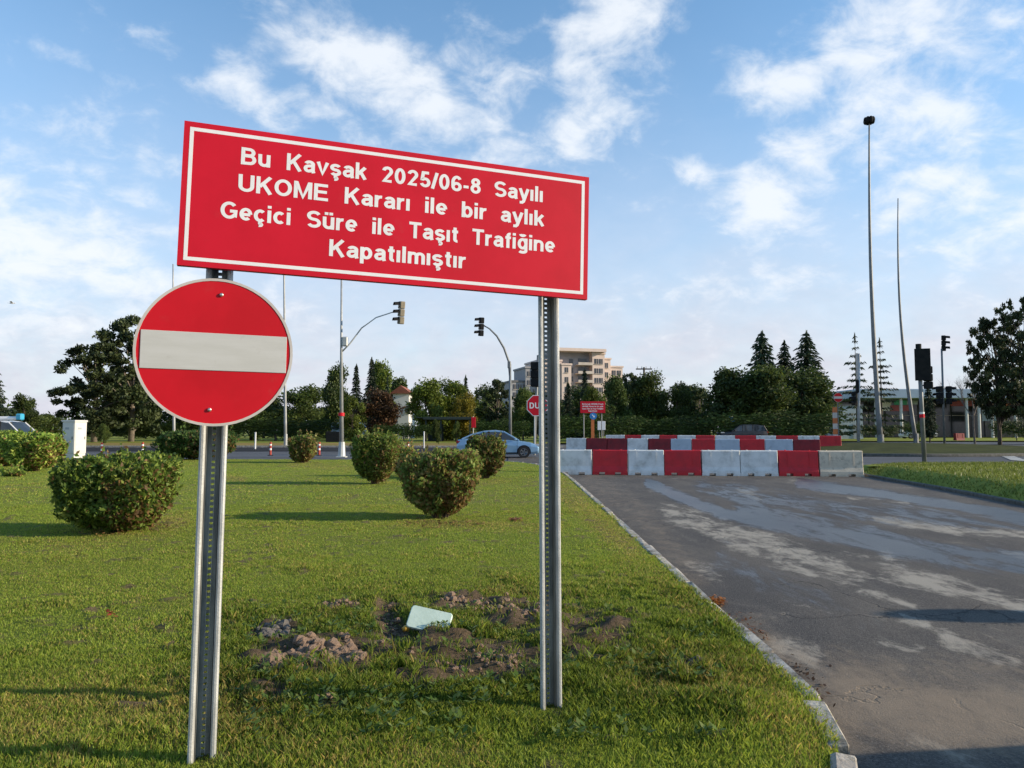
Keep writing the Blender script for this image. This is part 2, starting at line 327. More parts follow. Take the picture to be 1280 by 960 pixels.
class MB:
    def __init__(s): s.v = []; s.f = []; s.m = []

    def add(s, vs, fs, mi=0):
        o = len(s.v); s.v += [tuple(v) for v in vs]
        s.f += [tuple(i + o for i in f) for f in fs]; s.m += [mi] * len(fs); return s

    def box(s, c, d, rot=None, mi=0, bev=0.0):
        x, y, z = [k / 2 for k in d]; b_ = min(bev, x * .9, y * .9, z * .9)
        if b_ <= 0:
            vs = [(-x, -y, -z), (x, -y, -z), (x, y, -z), (-x, y, -z), (-x, -y, z), (x, -y, z), (x, y, z), (-x, y, z)]
            fs = [(0, 3, 2, 1), (4, 5, 6, 7), (0, 1, 5, 4), (1, 2, 6, 5), (2, 3, 7, 6), (3, 0, 4, 7)]
        else:
            vs = []
            for sx in (-1, 1):
                for sy in (-1, 1):
                    for sz in (-1, 1):
                        vs += [(sx * x, sy * (y - b_), sz * (z - b_)), (sx * (x - b_), sy * y, sz * (z - b_)), (sx * (x - b_), sy * (y - b_), sz * z)]
            def I(sx, sy, sz, k): return ((sx > 0) * 4 + (sy > 0) * 2 + (sz > 0)) * 3 + k
            fs = []
            for sg in (-1, 1):
                q = [I(sg, -1, -1, 0), I(sg, 1, -1, 0), I(sg, 1, 1, 0), I(sg, -1, 1, 0)]; fs.append(tuple(q if sg > 0 else q[::-1]))
                q = [I(-1, sg, -1, 1), I(-1, sg, 1, 1), I(1, sg, 1, 1), I(1, sg, -1, 1)]; fs.append(tuple(q if sg > 0 else q[::-1]))
                q = [I(-1, -1, sg, 2), I(1, -1, sg, 2), I(1, 1, sg, 2), I(-1, 1, sg, 2)]; fs.append(tuple(q if sg > 0 else q[::-1]))
            for p in (-1, 1):
                for q_ in (-1, 1):
                    fs.append((I(p, q_, -1, 0), I(p, q_, 1, 0), I(p, q_, 1, 1), I(p, q_, -1, 1)))
                    fs.append((I(p, -1, q_, 0), I(p, 1, q_, 0), I(p, 1, q_, 2), I(p, -1, q_, 2)))
                    fs.append((I(-1, p, q_, 1), I(1, p, q_, 1), I(1, p, q_, 2), I(-1, p, q_, 2)))
            for sx in (-1, 1):
                for sy in (-1, 1):
                    for sz in (-1, 1): fs.append((I(sx, sy, sz, 0), I(sx, sy, sz, 1), I(sx, sy, sz, 2)))
        c = Vector(c)
        vs = [(rot @ Vector(v) if rot else Vector(v)) + c for v in vs]
        return s.add(vs, fs, mi)

    def tube(s, pts, rad, n=8, mi=0, cap=True):
        pts = [Vector(p) for p in pts]
        if isinstance(rad, (int, float)): rad = [rad] * len(pts)
        vs = []; fs = []
        for i, p in enumerate(pts):
            d = (pts[min(i + 1, len(pts) - 1)] - pts[max(i - 1, 0)]).normalized()
            q = Vector((1, 0, 0)) if abs(d.x) < .8 else Vector((0, 1, 0))
            a = d.cross(q).normalized(); b_ = d.cross(a).normalized()
            for k in range(n):
                w = 2 * math.pi * k / n; vs.append(p + (a * math.cos(w) + b_ * math.sin(w)) * rad[i])
        for i in range(len(pts) - 1):
            for k in range(n):
                k2 = (k + 1) % n; fs.append((i * n + k, i * n + k2, (i + 1) * n + k2, (i + 1) * n + k))
        if cap: fs.append(tuple(range(n))[::-1]); fs.append(tuple((len(pts) - 1) * n + k for k in range(n)))
        return s.add(vs, fs, mi)

    def prism(s, poly, a, b_, axis='y', mi=0):
        """poly in the plane perpendicular to axis, extruded from a to b_"""
        n = len(poly)
        f = {'y': lambda p, h: (p[0], h, p[1]), 'x': lambda p, h: (h, p[0], p[1]), 'z': lambda p, h: (p[0], p[1], h)}[axis]
        vs = [f(p, a) for p in poly] + [f(p, b_) for p in poly]
        fs = [tuple(range(n)), tuple(range(2 * n - 1, n - 1, -1))] + [(i, i + n, (i + 1) % n + n, (i + 1) % n) for i in range(n)]
        return s.add(vs, fs, mi)

    def loft(s, rings, mi=0, cap=True, closed=True):
        n = len(rings[0]); vs = [v for r_ in rings for v in r_]; fs = []
        for i in range(len(rings) - 1):
            for k in range(n if closed else n - 1):
                k2 = (k + 1) % n; fs.append((i * n + k, i * n + k2, (i + 1) * n + k2, (i + 1) * n + k))
        if cap: fs.append(tuple(range(n))[::-1]); fs.append(tuple((len(rings) - 1) * n + k for k in range(n)))
        return s.add(vs, fs, mi)

    def sphere(s, c, r_, n=10, mm=6, mi=0):
        rr_ = r_ if isinstance(r_, (tuple, list)) else (r_,) * 3; vs = [(c[0], c[1], c[2] - rr_[2])]; fs = []
        for i in range(1, mm):
            th = math.pi * i / mm
            for k in range(n):
                w = 2 * math.pi * k / n
                vs.append((c[0] + rr_[0] * math.sin(th) * math.cos(w), c[1] + rr_[1] * math.sin(th) * math.sin(w), c[2] - rr_[2] * math.cos(th)))
        vs.append((c[0], c[1], c[2] + rr_[2])); last = len(vs) - 1
        for k in range(n):
            fs.append((0, 1 + (k + 1) % n, 1 + k)); fs.append((last, last - n + k, last - n + (k + 1) % n))
        for i in range(mm - 2):
            for k in range(n): fs.append((1 + i * n + k, 1 + i * n + (k + 1) % n, 1 + (i + 1) * n + (k + 1) % n, 1 + (i + 1) * n + k))
        return s.add(vs, fs, mi)

    def mesh(s, name, mats, smooth=False):
        me = bpy.data.meshes.new(name); me.from_pydata(s.v, [], s.f)
        for m_ in (mats if isinstance(mats, (list, tuple)) else [mats]): me.materials.append(M[m_] if isinstance(m_, str) else m_)
        me.polygons.foreach_set('material_index', s.m)
        if smooth: me.polygons.foreach_set('use_smooth', [True] * len(s.f))
        me.update(); return me

    def build(s, name, mats, parent=None, loc=(0, 0, 0), rot=(0, 0, 0), smooth=False):
        o = bpy.data.objects.new(name, s.mesh(name, mats, smooth)); COL.objects.link(o)
        o.location = loc; o.rotation_euler = rot
        if parent: o.parent = parent
        return o


def link(name, me, parent=None, loc=(0, 0, 0), rot=(0, 0, 0), sc=(1, 1, 1)):
    o = bpy.data.objects.new(name, me); COL.objects.link(o); o.location = loc; o.rotation_euler = rot; o.scale = sc
    if parent: o.parent = parent
    return o


def tag(o, label=None, cat=None, group=None, kind=None):
    for k, v in (('label', label), ('category', cat), ('group', group), ('kind', kind)):
        if v: o[k] = v
    return o


def thing(name, label, cat, loc=(0, 0, 0), rz=0, group=None):
    o = bpy.data.objects.new(name, None); COL.objects.link(o); o.empty_display_size = .2
    o.location = loc; o.rotation_euler = (0, 0, rz); return tag(o, label, cat, group)


def copy_tree(o, parent=None):
    c = o.copy(); COL.objects.link(c)
    if parent: c.parent = parent
    for ch in o.children: copy_tree(ch, c)
    return c


def np_mesh(name, V, F, mats, cols=None, attrs=None, smooth=False):
    """V (n,3); F (m,k) all the same size; cols (n,3) per vertex"""
    me = bpy.data.meshes.new(name); k = F.shape[1]
    me.vertices.add(len(V)); me.vertices.foreach_set('co', V.astype(np.float32).ravel())
    me.loops.add(F.size); me.loops.foreach_set('vertex_index', F.astype(np.int32).ravel())
    me.polygons.add(len(F)); me.polygons.foreach_set('loop_start', (np.arange(len(F)) * k).astype(np.int32))
    me.polygons.foreach_set('loop_total', np.full(len(F), k, np.int32))
    if cols is not None:
        ca = me.color_attributes.new('Col', 'FLOAT_COLOR', 'POINT')
        ca.data.foreach_set('color', np.concatenate([cols, np.ones((len(cols), 1))], 1).astype(np.float32).ravel())
    for nm, val in (attrs or {}).items():
        at_ = me.attributes.new(nm, 'FLOAT', 'POINT'); at_.data.foreach_set('value', val.astype(np.float32).ravel())
    if smooth: me.polygons.foreach_set('use_smooth', np.ones(len(F), bool))
    me.materials.append(M[mats] if isinstance(mats, str) else mats)
    me.update(calc_edges=True); me.validate(); return me


def unit(n):
    v = RNG.normal(size=(n, 3)); return v / np.linalg.norm(v, axis=1, keepdims=True)


def cards(C, U, W, cols):
    """diamond leaves: centre, half-length vector, half-width vector"""
    n = len(C); V = np.stack([C - U, C + W * 1.0 - U * .1, C + U, C - W * 1.0 - U * .1], 1).reshape(-1, 3)
    F = np.arange(4 * n).reshape(n, 4); return V, F, np.repeat(cols, 4, 0)


def vnoise(x, y, seed=0):
    xi = np.floor(x).astype(np.int64); yi = np.floor(y).astype(np.int64); fx = x - xi; fy = y - yi
    fx = fx * fx * (3 - 2 * fx); fy = fy * fy * (3 - 2 * fy)
    def h(a, b_):
        v = (a * 374761393 + b_ * 668265263 + seed * 1442695041) & 0xffffffff
        v = ((v ^ (v >> 13)) * 1274126177) & 0xffffffff
        return ((v ^ (v >> 16)) & 0xffff) / 65535.0
    return (h(xi, yi) * (1 - fx) + h(xi + 1, yi) * fx) * (1 - fy) + (h(xi, yi + 1) * (1 - fx) + h(xi + 1, yi + 1) * fx) * fy


def fbm(x, y, o=4, seed=0):
    s = 0; a = .5; tot = 0
    for i in range(o): s = s + a * vnoise(x * 2 ** i + 17 * i, y * 2 ** i - 9 * i, seed + i); tot += a; a *= .55
    return s / tot


def project(X, Y, Z):
    c, s = math.cos(PITCH), math.sin(PITCH); dz_ = Z - CAM_H
    depth = np.maximum(Y * c + dz_ * s, .05); v = -Y * s + dz_ * c
    return 640 + FPX * X / depth, 480 - FPX * v / depth


def stroke(PX, PY, pts, ht):
    """soft mask 0..1 round a polyline drawn on the ground as seen from the kerb"""
    best = np.full(PX.shape, 1e9)
    for (x0, y0), (x1, y1) in zip(pts[:-1], pts[1:]):
        dx, dy = x1 - x0, y1 - y0; L2 = dx * dx + dy * dy + 1e-6
        tt = np.clip(((PX - x0) * dx + (PY - y0) * dy) / L2, 0, 1)
        best = np.minimum(best, np.hypot(PX - x0 - tt * dx, (PY - y0 - tt * dy)))
    return np.clip(1.35 - .75 * best / ht, 0, 1)


# ------------------------------------------------------------------ ground, roads, lawn
ROAD = -0.08
KP = [(0.6, .35), (1.8, .75), (2.6, 1.10), (3.28, 1.40), (3.7, 1.55), (4.05, 1.63), (5, 1.655), (6.4, 1.67), (10.5, 1.71), (22.4, 1.80), (27, 1.76), (30, 1.45), (33, .8), (34.8, -.3), (35.6, -2.0)]


def kx(y): return np.interp(y, [p[0] for p in KP], [p[1] for p in KP])


def strip(name, x0, x1, ys, off, mat, nx=2, label=None):
    """a ground sheet that follows the gentle rise of the far ground"""
    mb = MB()
    for j, y in enumerate(ys):
        for i in range(nx): mb.v.append((x0 + (x1 - x0) * i / (nx - 1), y, far_z(y) + off))
    for j in range(len(ys) - 1):
        for i in range(nx - 1): mb.f.append((j * nx + i, j * nx + i + 1, (j + 1) * nx + i + 1, (j + 1) * nx + i)); mb.m.append(0)
    o = mb.build(name, mat); tag(o, kind='structure')
    if label: o['label'] = label
    return o


strip('ground', -2500, 2500, [-60, 0, 30, 40, 50, 59.17, 80, 200, 3000], -.14, 'far_ground')
strip('asphalt_ground', -220, 220, [-25, 0, 30, 40, 50, 59.17, 70], -.10, 'road_grey', label='grey asphalt of the crossing road and the junction')
strip('far_carriageway', -220, 2.5, [48.5, 52, 55.5], -.075, 'road_dark', label='dark far lane along the median')
strip('dry_median', -220, 3.0, [55.6, 59.17, 66], .04, 'dry_verge')
strip('far_grass', -220, 12, [66, 80, 135], .05, 'verge')
strip('far_grass', 12, 220, [78, 100, 160], .05, 'verge')
strip('far_path', 30, 220, [64, 78], -.06, 'road_grey')
mb = MB()
for x in np.arange(-220, 3, 3.0): mb.box((x + 1.5, 55.58, far_z(55.6) - .02), (2.98, .16, .16))
tag(mb.build('median_kerb', 'kerb'), kind='structure')

# near road with stains
ys = np.concatenate([np.arange(.4, 6, .045), np.arange(6, 14, .08), np.arange(14, 40, .16)])
xs = np.arange(-.2, 14, .06)
Xg, Yg = np.meshgrid(xs, ys); far = np.maximum((Yg - 30) * .012, 0)
Zg = ROAD + far + (fbm(Xg * .6, Yg * .6, 3, 5) - .5) * .02
PX, PY = project(Xg, Yg, np.full_like(Xg, ROAD) + far)
dry = np.zeros_like(Xg); wet = np.zeros_like(Xg); sand = np.zeros_like(Xg)
for pts, ht, w in [([(838, 644), (905, 662), (965, 682), (1040, 708), (1075, 720)], 11, 1), ([(880, 660), (930, 684), (985, 704), (1010, 716)], 8, .9),
                   ([(1110, 706), (1180, 730), (1278, 756)], 13, .85), ([(1095, 650), (1150, 656), (1225, 668), (1290, 668)], 5, .9),
                   ([(1060, 622), (1135, 628)], 2.5, .8), ([(1095, 802), (1150, 812)], 8, .8), ([(1180, 798), (1235, 818), (1270, 830)], 9, .9),
                   ([(980, 805), (1015, 820)], 13, .75), ([(1075, 738), (1145, 757)], 4, .9), ([(1128, 772), (1160, 780)], 4, .8),
                   ([(865, 702), (905, 728)], 9, .6), ([(925, 612), (950, 622)], 4, .7), ([(985, 598), (1010, 604)], 3, .7), ([(812, 612), (835, 614)], 3, .6),
                   ([(1255, 690), (1300, 700)], 5, .7), ([(760, 608), (790, 612)], 3, .4), ([(1050, 690), (1100, 698)], 3, .5)]:
    dry = np.maximum(dry, w * stroke(PX, PY, pts, ht))
for pts, ht, w in [([(1060, 870), (1130, 885), (1290, 900)], 45, .75), ([(940, 790), (1020, 850)], 22, .45), ([(740, 602), (800, 640), (870, 720)], 14, .35), ([(1180, 850), (1300, 850)], 40, .4)]:
    sand = np.maximum(sand, w * stroke(PX, PY, pts, ht))
for pts, ht, w in [([(812, 604), (850, 622), (905, 642), (985, 658)], 6, 1.2), ([(930, 640), (1060, 668), (1140, 690), (1290, 705)], 17, .9), ([(880, 610), (1060, 640), (1290, 652)], 14, .7),
                   ([(1000, 604), (1130, 622), (1200, 634), (1290, 648)], 6, 1.1), ([(900, 700), (990, 740), (1090, 780)], 22, .5)]:
    wet = np.maximum(wet, w * stroke(PX, PY, pts, ht))
ny, nx_ = Xg.shape; idx = np.arange(ny * nx_).reshape(ny, nx_)
Fq = np.stack([idx[:-1, :-1], idx[:-1, 1:], idx[1:, 1:], idx[1:, :-1]], -1).reshape(-1, 4)
Vq = np.stack([Xg, Yg, Zg], -1).reshape(-1, 3)
link('road', np_mesh('road', Vq, Fq, 'asphalt', attrs={'dry': dry.ravel(), 'wet': wet.ravel(), 'sand': sand.ravel()}, smooth=True))['kind'] = 'structure'

# lawn


def lawn_masks(X, Y):
    PX_, PY_ = project(X, Y, np.zeros_like(X))
    n1 = fbm(X * 1.7, Y * 1.7, 4, 3); n2 = fbm(X * 6, Y * 6, 3, 8)
    soil = np.zeros_like(X)
    for pts, ht, w in [([(325, 795), (360, 790)], 11, .9), ([(335, 832), (400, 820), (452, 825)], 20, 1.0), ([(400, 762), (445, 760)], 6, .7), ([(485, 775), (500, 795)], 14, 1.1),
                       ([(545, 752), (620, 758), (690, 765)], 9, .8), ([(540, 815), (660, 832)], 20, 1.0), ([(700, 800), (760, 800)], 26, .7), ([(300, 830), (340, 870)], 12, .6), ([(610, 770), (660, 785)], 12, .6), ([(500, 850), (620, 848)], 10, .5),
                       ([(380, 880), (420, 884)], 7, .5), ([(855, 832), (870, 832)], 7, .7), ([(470, 812), (540, 835), (590, 850)], 16, .6)]:
        soil = np.maximum(soil, w * stroke(PX_, PY_, pts, ht))
    soil = np.clip((soil + (n2 - .5) * 1.5 - .12) * 2.2, 0, 1)
    rough = np.clip(stroke(PX_, PY_, [(330, 850), (560, 830), (880, 830)], 75) * 1.2 + (n1 - .5) * 1.5, 0, 1)
    broad = fbm(X * .28 + 3, Y * .16 + 8, 3, 55)
    dryg = np.clip((n1 - .55) * 3.0, 0, 1) * .6 + np.clip((broad - .48) * 3, 0, 1) * .32 * (.4 + n2)
    for pts, ht, w in [([(0, 900), (120, 880), (330, 900)], 38, .8), ([(120, 660), (230, 650)], 9, .9), ([(500, 655), (700, 660)], 6, .7), ([(700, 610), (740, 645), (790, 690)], 12, .9),
                       ([(800, 850), (960, 860), (1000, 930)], 30, .6), ([(285, 598), (305, 600)], 3, .9), ([(150, 655), (230, 660), (60, 690)], 10, .5), ([(300, 950), (600, 955)], 20, .5), ([(600, 605), (630, 602)], 3, .7), ([(360, 582), (440, 586)], 3, .6),
                       ([(0, 700), (250, 760)], 30, .25), ([(780, 700), (870, 760)], 14, .5)]:
        dryg = np.maximum(dryg, w * stroke(PX_, PY_, pts, ht) * (.35 + 1.2 * n2))
    soil = np.maximum(soil, np.clip(stroke(PX_, PY_, [(482, 768), (500, 792)], 10) * 1.5, 0, 1))
    return soil, rough, np.clip(dryg, 0, 1), n1, n2


def lawn_z(X, Y):
    s, r_, d, n1, n2 = lawn_masks(X, Y)
    near = np.clip((12 - Y) / 6, 0, 1)
    z = (fbm(X * .5, Y * .5, 3, 11) - .5) * .06 * near + .01
    z = z + s * (fbm(X * 9, Y * 9, 3, 21) - .42) * .14 + r_ * (fbm(X * 3.5, Y * 3.5, 3, 31) - .45) * .10
    PX_, PY_ = project(X, Y, np.zeros_like(X))
    z = z - stroke(PX_, PY_, [(484, 768), (502, 795)], 13) * .10
    edge = np.clip((kx(Y) - X) / .3, 0, 1)
    return np.maximum(z, -.055) * edge


def far_zv(Y): return np.maximum((Y - 30) * .012, 0)


def warp(X, Y):
    k = np.clip((Y - 30) / 5.6, 0, 1)
    yf = 35.6 + np.clip(-(X + 2), 0, 60) * .085
    return Y + (yf - 35.6) * k


rows = np.concatenate([np.arange(.4, 7.5, .04), np.arange(7.5, 14, .1), np.arange(14, 35.7, .3)])
rows[-1] = 35.6
U_ = np.concatenate([np.linspace(0, .62, 90), np.linspace(.625, 1, 150)])
XX = np.zeros((len(rows), len(U_))); YY = np.zeros_like(XX)
for j, y in enumerate(rows):
    k1 = kx(y) - .02; lo = -55
    xs_near = np.linspace(min(-7, -y * .95), k1, 180); xs_far = np.linspace(lo, xs_near[0], 60, endpoint=False)
    XX[j] = np.concatenate([xs_far, xs_near]); YY[j] = y
ZZ = lawn_z(XX, YY)
YW = warp(XX, YY); ZZ = ZZ + far_zv(YW)
s_, r_, d_, n1_, n2_ = lawn_masks(XX, YY)
gc = np.array([.205, .255, .042]); dc = np.array([.25, .19, .06]); scol = np.array([.17, .118, .08])
rcol = np.array([.06, .07, .018])
cols = gc * (.8 + .5 * n2_[..., None]); cols = cols * (1 - r_[..., None] * .5) + rcol * r_[..., None] * .5
cols = cols * (1 - d_[..., None] * .7) + dc * d_[..., None] * .7; cols = cols * (1 - s_[..., None]) + scol * s_[..., None] * (.5 + n2_[..., None])
ny, nx_ = XX.shape; idx = np.arange(ny * nx_).reshape(ny, nx_)
Fq = np.stack([idx[:-1, :-1], idx[:-1, 1:], idx[1:, 1:], idx[1:, :-1]], -1).reshape(-1, 4)
lo_ = link('lawn', np_mesh('lawn', np.stack([XX, YW, ZZ], -1).reshape(-1, 3), Fq, 'lawn', cols.reshape(-1, 3), smooth=True)); lo_['kind'] = 'structure'


PLX = tuple(G(251, 957))[:2]; PRX = tuple(G(690, 890))[:2]


def grass_field(name, label, y0, y1, dens, h, wd, seedk):
    yc = np.linspace(y0, y1, 40); wfun = lambda y: (y * .72 + 1.2)
    area = np.trapz([wfun(y) + kx(y) for y in yc], yc)
    n = int(area * dens)
    Y = RNG.uniform(y0, y1, n * 2); keep = RNG.uniform(0, 1, n * 2) < (wfun(Y) + kx(Y)) / (wfun(y1) + kx(y1)); Y = Y[keep][:n]
    n = len(Y); X = -wfun(Y) + RNG.uniform(0, 1, n) * (wfun(Y) + kx(Y) + .02 + .06 * fbm(Y * 3, Y * 0, 2, 9))
    s, r_, d, n1, n2 = lawn_masks(X, Y)
    tuft = fbm(X * 14, Y * 14, 2, 77)
    keep = RNG.uniform(0, 1, n) > np.clip(s * 1.25 + (tuft - .66) * 1.2, 0, .985); X, Y, s, r_, d, n1, n2, tuft = [q[keep] for q in (X, Y, s, r_, d, n1, n2, tuft)]; n = len(X)
    z = lawn_z(X, Y); Yw = warp(X, Y); z = z + far_zv(Yw)
    for pq in (PLX, PRX):
        pd = np.hypot(X - pq[0], Yw - pq[1]); z = z - np.clip(1 - pd / .16, 0, 1) * .0
    foot = np.minimum(np.hypot(X - PLX[0], Yw - PLX[1]), np.hypot(X - PRX[0], Yw - PRX[1]))
    H = h * np.clip(.30 + foot / .25, .3, 1) * RNG.uniform(.55, 1.3, n) * (1 + r_ * .9) * (.75 + .5 * n1)
    near_front = np.clip((5.2 - Y) / 1.5, 0, 1); H *= 1 + .25 * near_front + .9 * np.clip((fbm(X * 5, Y * 5, 2, 41) - .62) * 6, 0, 1) * r_
    az = RNG.uniform(0, 2 * np.pi, n); lean = RNG.uniform(.1, .8, n) * H
    W = wd * RNG.uniform(.6, 1.3, n) * (1 + .5 * r_)
    base = np.stack([X, Yw, z - .006], 1); side = np.stack([np.cos(az), np.sin(az), np.zeros(n)], 1) * W[:, None] * .5
    la = az + RNG.normal(1.57, .6, n); ld = np.stack([np.cos(la), np.sin(la), np.zeros(n)], 1) * lean[:, None]
    mid = base + ld * .35; mid[:, 2] += H * .6; tip = base + ld; tip[:, 2] += H * .95
    V = np.stack([base - side, base + side, mid + side * .8, tip, mid - side * .8], 1).reshape(-1, 3)
    g0 = np.array([.215, .300, .038]); g1 = np.array([.315, .365, .052]); gd = np.array([.13, .19, .026]); gy = np.array([.44, .36, .11])
    u = RNG.uniform(0, 1, n)[:, None]; c = g0 * (1 - u) + g1 * u
    dk = (RNG.uniform(0, 1, n) < .25 + .35 * r_)[:, None]; c = np.where(dk, gd * (.7 + u), c)
    dm_ = (RNG.uniform(0, 1, n) < .012 + d * .6)[:, None]; c = np.where(dm_, gy * (.5 + .7 * u), c)
    c = c * (.92 + .5 * n1[:, None]) * (1 - .32 * r_[:, None])
    F = np.arange(5 * n).reshape(n, 5)
    o = link(name, np_mesh(name, V, F, 'grass', np.repeat(c, 5, 0))); tag(o, label, 'grass', kind='stuff'); return o


grass_field('grass', 'long rough grass blades in the foreground round the sign posts', 2.6, 5.2, 15000, .025, .0036, 1)
grass_field('grass', 'mown lawn grass just beyond the dug soil patch', 5.2, 9.0, 7500, .020, .0052, 2)
grass_field('grass', 'mown lawn grass round the nearest two shrubs', 9.0, 15.0, 3200, .021, .0075, 3)
grass_field('grass', 'mown lawn grass running to the crossing road', 15.0, 35.5, 620, .022, .014, 4)

# kerb stones along the lawn
kerb = thing('kerb', 'weathered concrete kerb stones between lawn and road', None); kerb['kind'] = 'structure'
ppts = [Vector((p[1], p[0], 0)) for p in KP]


def walk(pts, seg, start=0.):
    out = []; cur = pts[0]; i = 0; need = seg; pos = [cur]
    for a, b_ in zip(pts[:-1], pts[1:]):
        l = (b_ - a).length; tcur = 0
        while l - tcur >= need: tcur += need; pos.append(a.lerp(b_, tcur / l)); need = seg
        need -= l - tcur
    return pos


dense = []
for i in range(len(ppts) - 1):
    p0 = ppts[max(i - 1, 0)]; p1 = ppts[i]; p2 = ppts[i + 1]; p3 = ppts[min(i + 2, len(ppts) - 1)]
    for k in range(6):
        u = k / 6; dense.append(.5 * ((2 * p1) + (p2 - p0) * u + (2 * p0 - 5 * p1 + 4 * p2 - p3) * u * u + (3 * p1 - p0 - 3 * p2 + p3) * u ** 3))
kpos = walk(dense, .78)
for i, (a, b_) in enumerate(zip(kpos[:-1], kpos[1:])):
    d = (b_ - a); mid = (a + b_) / 2; ln = d.length - random.uniform(.02, .055)
    if abs(mid.y - 4.1) < .25: ln -= .16
    mb = MB(); mb.box((0, 0, 0), (.115, ln, .24), bev=.018)
    for k, v in enumerate(mb.v): mb.v[k] = tuple(c + random.uniform(-.011, .011) for c in v)
    z = far_z(mid.y) - .105 + random.uniform(-.008, .008)
    if mid.y < 4.2: z += .012
    mb.build('kerb_stone', 'kerb', kerb, (mid.x + .045, mid.y, z), (random.uniform(-.01, .01), random.uniform(-.02, .03), math.atan2(-d.x, d.y) + random.uniform(-.01, .01)))

# right verge with a low bank, its kerb
VB = [(10.2, 11), (10.6, 14), (11.0, 16.5), (11.6, 20), (12.0, 23.5), (12.35, 26), (13.2, 28.6), (15, 29.9), (19, 30.4), (60, 31)]
dv = []
for i in range(len(VB) - 1):
    for k in range(8): dv.append(Vector((*VB[i], 0)).lerp(Vector((*VB[i + 1], 0)), k / 8))
mbv = MB(); cen = Vector((40, 15, 0)); prof = [(0, -.02), (.12, .03), (.62, .27), (1.2, .31), (5, .34), (14, .36), (40, .36)]
for p in dv:
    dn = Vector((1, -.12, 0)) if p.y < 27 else (Vector((.6, -1, 0)).normalized() if p.x < 15 else Vector((.1, -1, 0)))
    hs = 1.0 if p.y < 26 else .6
    for (q, h) in prof:
        w = p + dn * min(q, 40 if p.y < 27 else q * .45)
        mbv.v.append((w.x, w.y, .04 + (h - .04) * hs + random.uniform(-.01, .01) * (q > 0)))
n = len(prof)
for j in range(len(dv) - 1):
    for i in range(n - 1): mbv.f.append((j * n + i, (j + 1) * n + i, (j + 1) * n + i + 1, j * n + i + 1)); mbv.m.append(0)
# only the part nearer than the corner is lofted sideways; a flat sheet closes the far half
vo = mbv.build('grass_verge', 'verge', smooth=True); tag(vo, kind='structure')
# grass on the verge
nv = 60000; X = RNG.uniform(10.5, 30, nv); Y = RNG.uniform(13, 30, nv)
bx = np.interp(Y, [p[1] for p in VB], [p[0] for p in VB]); ins = X - bx; keep = (ins > .02) & (X < Y * .72 + 2.5); X, Y, ins = X[keep], Y[keep], ins[keep]; n_ = len(X)
hs = np.where(Y < 26, 1, .6); zz = .03 + (np.interp(ins, [q for q, h in prof], [h for q, h in prof]) - .04) * hs
H = RNG.uniform(.03, .10, n_); az = RNG.uniform(0, 6.28, n_); side = np.stack([np.cos(az), np.sin(az), 0 * az], 1) * .014; ld = np.stack([np.sin(az), np.cos(az), 0 * az], 1) * H[:, None] * .5
base_ = np.stack([X, Y, zz], 1); tip = base_ + ld; tip[:, 2] += H
u = RNG.uniform(0, 1, n_)[:, None]; c = np.array([.07, .11, .018]) * (1 - u) + np.array([.18, .20, .035]) * u
link('verge_grass', np_mesh('verge_grass', np.stack([base_ - side, base_ + side, tip], 1).reshape(-1, 3), np.arange(3 * n_).reshape(-1, 3), 'grass', np.repeat(c, 3, 0)))
tag(bpy.data.objects['verge_grass'], 'grass on the verge across the closed road', 'grass', kind='stuff')
kerb2 = thing('verge_kerb', 'kerb along the right verge, coloured dark as in shade', None); kerb2['kind'] = 'structure'
kp2 = walk(dv, 1.0)
for a, b_ in zip(kp2[:-1], kp2[1:]):
    if a.x > 34: break
    d = b_ - a; mid = (a + b_) / 2
    mb = MB(); mb.box((0, 0, 0), (.14, d.length - .02, .30), bev=.02); mb.build('kerb_stone', 'kerb_dark', kerb2, (mid.x - .07, mid.y, far_z(mid.y) - .15), (0, 0, math.atan2(-d.x, d.y)))

# traffic island on the far side of the crossing road (right)
isl = [(18.5, 41.5), (24, 41), (31, 42), (36.5, 45), (38, 50), (36, 56), (31, 61), (24, 62.5), (19.5, 58), (18, 50)]
mb = MB(); ctr = (27, 51)
for sc_, h in ((1.0, -.1), (1.0, .06), (.97, .075), (.6, .25), (.0, .38)):
    for p in isl:
        x = ctr[0] + (p[0] - ctr[0]) * sc_; y = ctr[1] + (p[1] - ctr[1]) * sc_; mb.v.append((x, y, far_z(y) + h))
n = len(isl)
for j in range(4):
    for i in range(n): mb.f.append((j * n + i, j * n + (i + 1) % n, (j + 1) * n + (i + 1) % n, (j + 1) * n + i)); mb.m.append(1 if j < 2 else 0)
tag(mb.build('traffic_island', ['verge_dull', 'kerb_dark'], smooth=True), kind='structure')
mb = MB()
for k in range(5):
    a = G(1222 + k * 13, 553 + k * 4.4); b_ = G(1234 + k * 13, 557.2 + k * 4.4); mb.v += [(a.x, a.y, a.z - .07), (b_.x, b_.y, b_.z - .07), (b_.x, b_.y + 1.3, b_.z - .06), (a.x, a.y + 1.3, a.z - .06)]
    mb.f.append(tuple(range(4 * k, 4 * k + 4))); mb.m.append(0)
tag(mb.build('road_marking', 'paint'), kind='structure')

# ------------------------------------------------------------------ the two posts and the signs
YAW = math.atan2(.66, 1.92)


